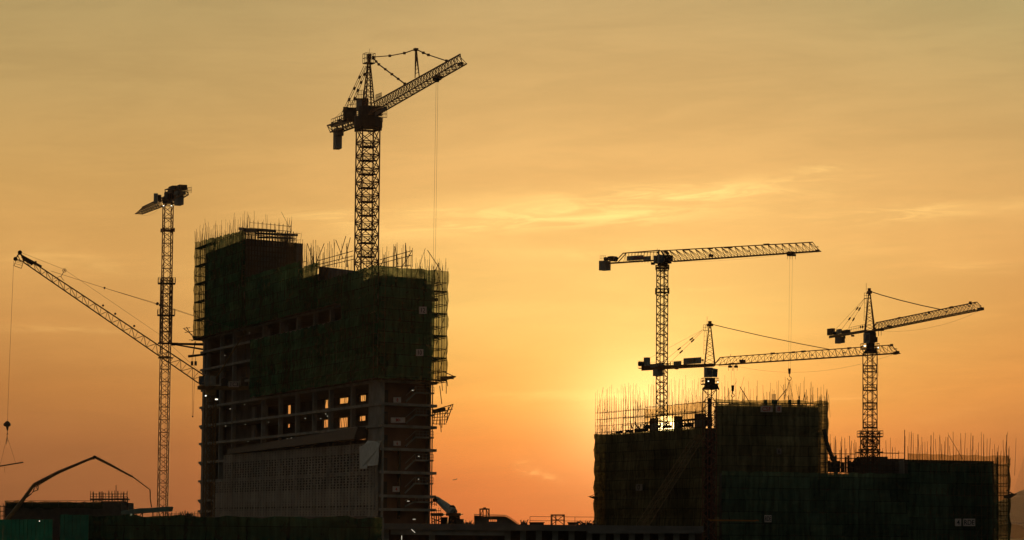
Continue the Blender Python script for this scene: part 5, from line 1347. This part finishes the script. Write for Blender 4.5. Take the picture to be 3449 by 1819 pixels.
for a, b, o in (((2370, 1108), (2247, 1208), .5), ((2372, 1110), (2256, 1222), -.5)): A_, B_ = pl.q(*a, o), pl.q(*b, o); m_.bar(A_, B_, .02); beads(m_, A_, B_, 2, .12, .9)
m_.bar(pl.q(2368, 1110), pl.q(2190, 1205), .015); m_.build('rear_pendant', STEEL, t)
m_ = MB(); m_.hexa([pl.q(2160, 1249, -.6), pl.q(2406, 1235, -.6), pl.q(2406, 1235, .6), pl.q(2160, 1249, .6), pl.q(2160, 1233, -.6), pl.q(2406, 1224, -.6), pl.q(2406, 1224, .6), pl.q(2160, 1233, .6)]); pbox(m_, pl, 2150, 1239, 2166, 1242, 1.6); m_.disc(pl.q(2279, 1241), pl.n3, .2, .6, 8); m_.build('counter_jib', STEEL, t)
m_ = MB(); pbox(m_, pl, 2199, 1244, 2233, 1267, 1.5); pbox(m_, pl, 2190, 1226, 2236, 1238, 1.5); m_.build('counterweight', CONC, t)
m_ = MB(); pbox(m_, pl, 2168, 1204, 2190, 1232, 1.4); m_.build('electric_cabinet', GREY, t)
m_ = MB(); m_.disc(pl.q(2162, 1226), pl.n3, .45, 1.2, 12); m_.ring(pl.q(2254, 1229), pl.n3, .25, .06, 10); m_.bar(pl.q(2258, 1232), pl.q(2258, 1219), .08); pbox(m_, pl, 2363, 1210, 2370, 1216, .4); m_.bar(pl.q(2367, 1216), pl.q(2367, 1226), .04); m_.build('winch', DARK, t)
m_ = MB(); rails(m_, pl.q(2149, 1240, .6), pl.q(2168, 1240, .6), 1.3, .5, .03); rails(m_, pl.q(2192, 1234, .7), pl.q(2370, 1226, .7), .75, 1.3, .025); m_.build('guard_rail', DARK, t)
for (x0, y0, x1, y1, wrd) in ((2269, 1217, 2294, 1231, 'CSCE'), (2304, 1205, 2360, 1226, '[H] CB')):
    bd = MB(); pbox(bd, pl, x0, y0, x1, y1, .1, .8); bo = bd.build('advert_board', GREY, t); text_on(bo, wrd, pl.q((x0 + x1) / 2, (y0 + y1) / 2, .9), pl.d3, pl.n3, .55, (x1 - x0) * .043, STEELY)
bo = MB(); pbox(bo, pl, 2284, 1231, 2340, 1238, .08, .75); bo = bo.build('name_plate', STEELY, t); text_on(bo, 'LIEBHERR', pl.q(2312, 1234.5, .84), pl.d3, pl.n3, .26, 2.4, BLACKT)
tr = MB(); pbox(tr, pl, 2454, 1223, 2489, 1227, 1.4)
for x in (2459, 2479): tr.disc(pl.q(x, 1235), pl.n3, .22, .6, 8); tr.bar(pl.q(x, 1226), pl.q(x, 1236), .12)
for x in (2454, 2467, 2470, 2483): tr.bar(pl.q(x, 1227), pl.q(x, 1249), .035)
tr.build('trolley', DARK, t); m_ = MB(); pbox(m_, pl, 2494, 1216, 2509, 1222, .8); m_.disc(pl.q(2501, 1217), pl.n3, .3, .9, 10); m_.build('trolley_winch', DARK, t)
m_ = MB(); m_.path(hang(pl.q(2489, 1235), pl.q(3020, 1190), 1.9, 16), .013); m_.path(hang(pl.q(2420, 1233), pl.q(2454, 1233), .05), .02); m_.build('trolley_rope', ROPE, t)
for x in (2597, 2735, 2843): MB().box(pl.q(x, 1196 + (2735 - x) * .07), pl.d, .34, .3, .18).build('lamp', GREY, t)
Yt = pl.q(2470, 1225).y
hook_set('hook_block', 'dark hook block hanging just right of the cab of the middle crane', (2468, 0), Yt, 2468, 1236, 1298, 1318, 1338, 10)
sb = thing('sling_chain', P(2467, 1365, Yt), 'single chain hanging under the hook block right of the middle crane cab', 'chain'); MB().bar(P(2467, 1338, Yt), P(2467, 1368, Yt), .05).build('chain', ROPE, sb)
m_ = MB(); bx(m_, 2386, 1341, 2398, 1445, 545, .7); bx(m_, 2389, 1360, 2392, 1440, 545.7, .2)
ho = thing('mast_hoist', P(2392, 1445, 545), 'dark slim hoist column inside the mast of the crane before the netted block', 'hoist'); m_.build('column', DARK, ho)

# crane on the wide front building
t, c, pl, z, e = crane(2930, 500, 1114, (3312, 1042), 'hammerhead crane on the wide front building, jib tilting up at far right')
cage_mast(t, c, zf, zat(2930, 1190, 500), 1.72, R_(20), STEELR, 1.95, 'Z', .085, .045)
m_ = MB(); lattice_mast(m_, c, zat(2930, 1560, 500), zat(2930, 1454, 500), 2.3, R_(20), 1.6, .1, .06, 'X', False); bx(m_, 2900, 1512, 2965, 1516, 498, 4); bx(m_, 2892, 1521, 2975, 1524, 498, 4); m_.build('base_frame', STEEL, t)
for y in (1252, 1315, 1378, 1441, 1504): deck_ring(t, c, zat(2930, y, 500), 1.55, R_(20), 'platform', .9, solid=True)
deck_ring(t, c, zat(2930, 1471, 500), 3.6, R_(4), 'platform', .9)
m_ = MB(); m_.hexa([P(2907, 1190, 499), P(2957, 1190, 499), P(2957, 1190, 501), P(2907, 1190, 501), P(2914, 1179, 499), P(2951, 1179, 499), P(2951, 1179, 501), P(2914, 1179, 501)]); bx(m_, 2921, 1153, 2946, 1181, 499, 1.5); m_.build('slewing_unit', DARK, t); bx(MB(), 2914, 1112, 2950, 1122, 499, 1.8).build('jib_foot', DARK, t)
deck_ring(t, c, zat(2930, 1175, 500), 2.6, R_(5), 'platform', .8)
cathead(t, pl, c, (2928, 980), 2914, 2945, 1113, STEELR, 1)
m_ = MB(); rails(m_, P(2911, 1004, 500), P(2925, 1004, 500), .85, .4, .035); m_.bar(P(2910, 1005, 500), P(2925, 1005, 500), .06); m_.build('head_platform', DARK, t)
ladder(t, 2912, 2919, 1006, 1080, 500)
m_ = MB(); bx(m_, 2912, 1121, 2930, 1154, 496.5, 1.8); m_.build('cab', GREY, t); m_ = MB(); bx(m_, 2917, 1127, 2928, 1146, 496.4, .09); m_.build('cab_window', GLASS, t); m_ = MB(); bx(m_, 2930, 1122, 2951, 1152, 497, 1.9); bx(m_, 2951, 1135, 2956, 1152, 498, .8); m_.build('electric_cabinet', DARK, t)
for x, y, w in ((2913, 1165, .34), (2958, 1171, .14)): MB().box(P(x, y, 497), (1, -.2), w, .2, .2).build('lamp', LAMP, t)
jibof(t, pl, (2949, 1113), (3298, 1043), (2951, 1087), (3288, 1018), 1.35, 30, STEEL, .075, .034)
m_ = MB()
for a, b, r in (((2951, 1087), (2940, 1108), .07), ((3290, 1017), (3311, 1041), .05), ((3298, 1028), (3305, 1029), .04), ((3296, 1042), (3310, 1040), .26), ((2950, 1112), (2972, 1110), .25), ((2970, 1113), (2976, 1112), .12), ((2959, 1112), (2959, 1132), .05), ((2968, 1114), (2968, 1130), .04), ((3025, 1072), (3032, 1070), .16), ((3200, 1036), (3208, 1034), .16)): MB().bar(pl.q(*a), pl.q(*b), r).build('jib_fitting', STEEL, t)
for x, y in ((3268, 1020), (3129, 1053)): MB().box(pl.q(x, y, .3), pl.d, .4, .3, .4).build('flood_lamp', DARK, t)
m_ = MB(); m_.path([pl.q(2936, 983), pl.q(2970, 994), pl.q(3035, 1012), pl.q(3105, 1029), pl.q(3172, 1043)], .075); m_.build('jib_pendant', STEEL, t)
m_ = MB()
for a, b, o in (((2913, 1004), (2836, 1108), .5), ((2915, 1006), (2855, 1110), -.5)): A_, B_ = pl.q(*a, o), pl.q(*b, o); m_.bar(A_, B_, .02); beads(m_, A_, B_, 2, .11, .9)
m_.bar(pl.q(2911, 1006), pl.q(2812, 1112), .015); m_.build('rear_pendant', STEEL, t)
m_ = MB(); m_.hexa([pl.q(2792, 1140, -.6), pl.q(2915, 1120, -.6), pl.q(2915, 1120, .6), pl.q(2792, 1140, .6), pl.q(2792, 1131, -.6), pl.q(2915, 1110, -.6), pl.q(2915, 1110, .6), pl.q(2792, 1131, .6)]); m_.disc(pl.q(2872, 1131), pl.n3, .16, .5, 8); m_.build('counter_jib', STEELY, t)
m_ = MB(); pbox(m_, pl, 2815, 1135, 2843, 1156, 1.5); pbox(m_, pl, 2840, 1130, 2847, 1141, 1.2); m_.build('counterweight', CONC, t)
m_ = MB(); pbox(m_, pl, 2788, 1107, 2810, 1128, 1.3); pbox(m_, pl, 2836, 1112, 2862, 1122, 1.0); m_.disc(pl.q(2812, 1122), pl.n3, .3, 1, 10); pbox(m_, pl, 2896, 1098, 2900, 1105, .4); pbox(m_, pl, 2903, 1097, 2908, 1105, .4); m_.build('winch', DARK, t)
m_ = MB(); pbox(m_, pl, 2818, 1109, 2834, 1124, 1.2); m_.build('electric_cabinet', GREY, t)
m_ = MB(); rails(m_, pl.q(2862, 1118, .6), pl.q(2912, 1108, .6), .75, 1.1, .025); rails(m_, pl.q(2786, 1132, .8), pl.q(2800, 1130, .8), 1.2, .7, .03); m_.build('guard_rail', DARK, t)
bo = MB(); pbox(bo, pl, 2862, 1119, 2892, 1126, .08, .65); bo = bo.build('name_plate', STEELY, t); text_on(bo, 'LIEBHERR', pl.q(2877, 1122.5, .74), pl.d3, pl.n3, .24, 1.25, BLACKT)
tr = MB(); tr.hexa([pl.q(2984, 1104, -.6), pl.q(3006, 1102, -.6), pl.q(3006, 1102, .6), pl.q(2984, 1104, .6), pl.q(2987, 1095, -.6), pl.q(3004, 1096, -.6), pl.q(3004, 1096, .6), pl.q(2987, 1095, .6)]); tr.build('trolley', DARK, t)
m_ = MB(); m_.path([pl.q(*q) for q in ((2972, 1115), (3010, 1117), (3050, 1115), (3090, 1111), (3125, 1105), (3170, 1095), (3212, 1083), (3255, 1067), (3305, 1044))], .012); m_.bar(P(2954, 1190, 499), P(2955, 1257, 499), .04); m_.bar(P(2955, 1190, 499), P(2959, 1268, 499), .02); m_.build('trolley_rope', ROPE, t)
for x, y in ((3188, 1050), (3264, 1031), (3118, 1061), (3053, 1078)): MB().box(pl.q(x, y), pl.d, .3, .3, .18).build('lamp', GREY, t)

# faint lattice-boom crawler crane in front of the low netted wing
t = thing('crawler_crane', V3(XY(P(2135, 1800, 520)), 0), 'faint crawler crane with an ochre lattice boom leaning right before the netted wing', 'crane')
m_ = MB(); A0, B0 = P(2135, 1800, 520), P(2338, 1482, 535); u = Vector((1.6, 0, 1.0))
rect_truss(m_, A0, B0, A0 + u, B0 + u * .8, 1.5, 20, .05, .025); m_.build('boom', STEELY, t); m_ = MB(); m_.disc(B0 + u * .4, (0, 1, 0), .7, .8, 10); m_.bar(B0, P(2352, 1468, 535), .3); m_.build('boom_head', STEELY, t)
m_ = MB(); m_.bar(P(2352, 1468, 535), P(2352, 1560, 535), .03); m_.bar(P(2345, 1475, 535), P(2190, 1800, 517), .02); m_.build('hoist_rope', ROPE, t)
m_ = MB(); m_.box((A0.x, 518, 3.0), (1, 0), 6, 3.2, 2.4); m_.build('machinery_house', STEELY, t); m_ = MB(); m_.box((A0.x, 516.3, .9), (1, 0), 7, .9, 1.6); m_.box((A0.x, 520, .9), (1, 0), 7, .9, 1.6); m_.build('track', DARK, t)
# level ochre jib seen low on the right building
t = thing('level_boom', P(2480, 1752, 474), 'thin level ochre boom crossing the dark netting left of the small RDE board', 'boom'); m_ = MB()
m_.bar(P(2385, 1752, 474), P(2545, 1754, 476), .16, .12); m_.bar(P(2545, 1752, 476), P(2556, 1754, 476), .1); m_.build('boom', mat('orange_paint', (.34, .13, .02), .6), t)
m_ = MB(); m_.bar(P(2386, 1752, 474), V3(XY(P(2386, 1752, 474)), 0), .2); m_.build('post', DARK, t)

# --- concrete pump boom --------------------------------------------------------------
t = thing('concrete_pump', V3(XY(P(-20, 1800, 405)), 0), 'folded concrete pump boom arching from the bottom left corner over the low building', 'concrete pump')
Yp = 405; ch_ = [(-30, 1815), (60, 1700), (113, 1632), (200, 1588), (317, 1541), (433, 1600), (505, 1649)]
m_ = MB(); m_.bar(P(-60, 1850, Yp), P(-10, 1792, Yp), 0.416, 0.390, n=6 ); m_.bar(P(-10, 1792, Yp), P(70, 1694, Yp), 0.390, 0.286, n=6 ); m_.bar(P(70, 1694, Yp), P(114, 1633, Yp), 0.260, 0.208, n=6 ); m_.build('boom_section', STEELY, t)
m_ = MB(); m_.bar(P(114, 1633, Yp), P(200, 1589, Yp), 0.234, 0.221, n=6 ); m_.bar(P(200, 1589, Yp), P(317, 1540, Yp), 0.208, 0.156, n=6 ); m_.bar(P(120, 1640, Yp), P(190, 1598, Yp), .07); m_.build('boom_section', STEEL, t)
m_ = MB(); m_.bar(P(319, 1539, Yp), P(370, 1565, Yp), 0.182, 0.169, n=6 ); m_.bar(P(370, 1565, Yp), P(435, 1600, Yp), 0.156, 0.117, n=6 ); m_.build('boom_section', STEEL, t)
m_ = MB(); m_.bar(P(433, 1599, Yp), P(447, 1606, Yp), .14, .12, n=6); m_.bar(P(447, 1606, Yp), P(505, 1649, Yp), .08, .06, n=6); m_.build('boom_section', STEEL, t)
m_ = MB(); m_.path([P(118, 1634, Yp), P(129, 1634, Yp), P(128, 1650, Yp), P(112, 1656, Yp), P(118, 1634, Yp)], .07); m_.bar(P(118, 1636, Yp), P(128, 1650, Yp), .05); m_.bar(P(107, 1662, Yp), P(82, 1681, Yp), .09); m_.bar(P(108, 1660, Yp), P(113, 1654, Yp), .06); m_.bar(P(317, 1545, Yp), P(296, 1552, Yp), .05); m_.disc(P(319, 1539, Yp), (0, 1, 0), .2, .4, 10); m_.bar(P(316, 1540, Yp), P(317, 1548, Yp), .08); m_.build('elbow_linkage', DARK, t)
m_ = MB(); m_.path([P(x, y, Yp) for x, y in ((505, 1649), (506, 1663), (506, 1678), (508, 1694), (511, 1709))], .07, 6); m_.build('delivery_hose', DARK, t)
m_ = MB(); m_.slab([(P(-60, 1850, Yp).x - 4, Yp - 1.2), (P(-60, 1850, Yp).x + 4, Yp - 1.2), (P(-60, 1850, Yp).x + 4, Yp + 1.2), (P(-60, 1850, Yp).x - 4, Yp + 1.2)], .9, 3.2); m_.bar((P(-60, 1850, Yp).x, Yp, 3.1), P(-60, 1850, Yp), .5, .4); m_.build('truck_body', STEELY, t)
m_ = MB()
for dx in (-3, -1.5, 2.5):
    for dy in (-1, 1): m_.disc((P(-60, 1850, Yp).x + dx, Yp + dy, .5), (0, 1, 0), .5, .4)
m_.build('wheel', DARK, t)

# --- far away: airliner and the cable-stayed bridge --------------------------------------
t = thing('airliner', P(1533, 1615, 14000), 'tiny airliner low in the orange sky between the building groups', 'airplane'); Ya = 14000
m_ = MB(); m_.bar(P(1525.5, 1616.5, Ya), P(1538, 1614.5, Ya), 1.9, 1.5, n=8); m_.bar(P(1523.5, 1616.8, Ya), P(1525.5, 1616.5, Ya), .6, 1.9, n=8); m_.bar(P(1538, 1614.5, Ya), P(1540, 1613.5, Ya), 1.5, .4, n=8); m_.build('fuselage', GREY, t)
m_ = MB(); a = P(1532, 1616.5, Ya); m_.hexa([a + Vector(v) for v in ((-2, -14, 0), (1, -14, 0), (3, 14, 0), (0, 14, 0), (-2, -14, .5), (1, -14, .5), (3, 14, .5), (0, 14, .5))]); m_.build('wing', GREY, t)
m_ = MB(); m_.hexa([P(1536.5, 1614.5, Ya), P(1539, 1614, Ya), P(1539, 1614, Ya + .6), P(1536.5, 1614.5, Ya + .6), P(1538.6, 1610.8, Ya), P(1540, 1610.8, Ya), P(1540, 1610.8, Ya + .6), P(1538.6, 1610.8, Ya + .6)]); m_.build('tail_fin', GREY, t)
t = thing('cable_stayed_bridge', V3(XY(P(3475, 1700, 4600)), 0), 'far cable-stayed bridge at the right edge, its stay cables fanning down', 'bridge'); Yb = 4600; m_ = MB()
bx(m_, 3472, 1420, 3478, 1815, Yb, 6); m_.build('pylon', CONC, t)
MB().bar(P(3380, 1762, Yb), P(3600, 1760, Yb), 2.2).build('bridge_deck', CONC, t)
for k in range(14):
    MB().bar(P(3474, 1452 + 7 * k, Yb), P(3386 + 5.6 * k, 1761, Yb), .16).build('stay_cable', CONC, t)
    if k % 3 == 0: MB().bar(P(3476, 1452 + 7 * k, Yb), P(3566 - 5.6 * k, 1761, Yb), .16).build('stay_cable', CONC, t)
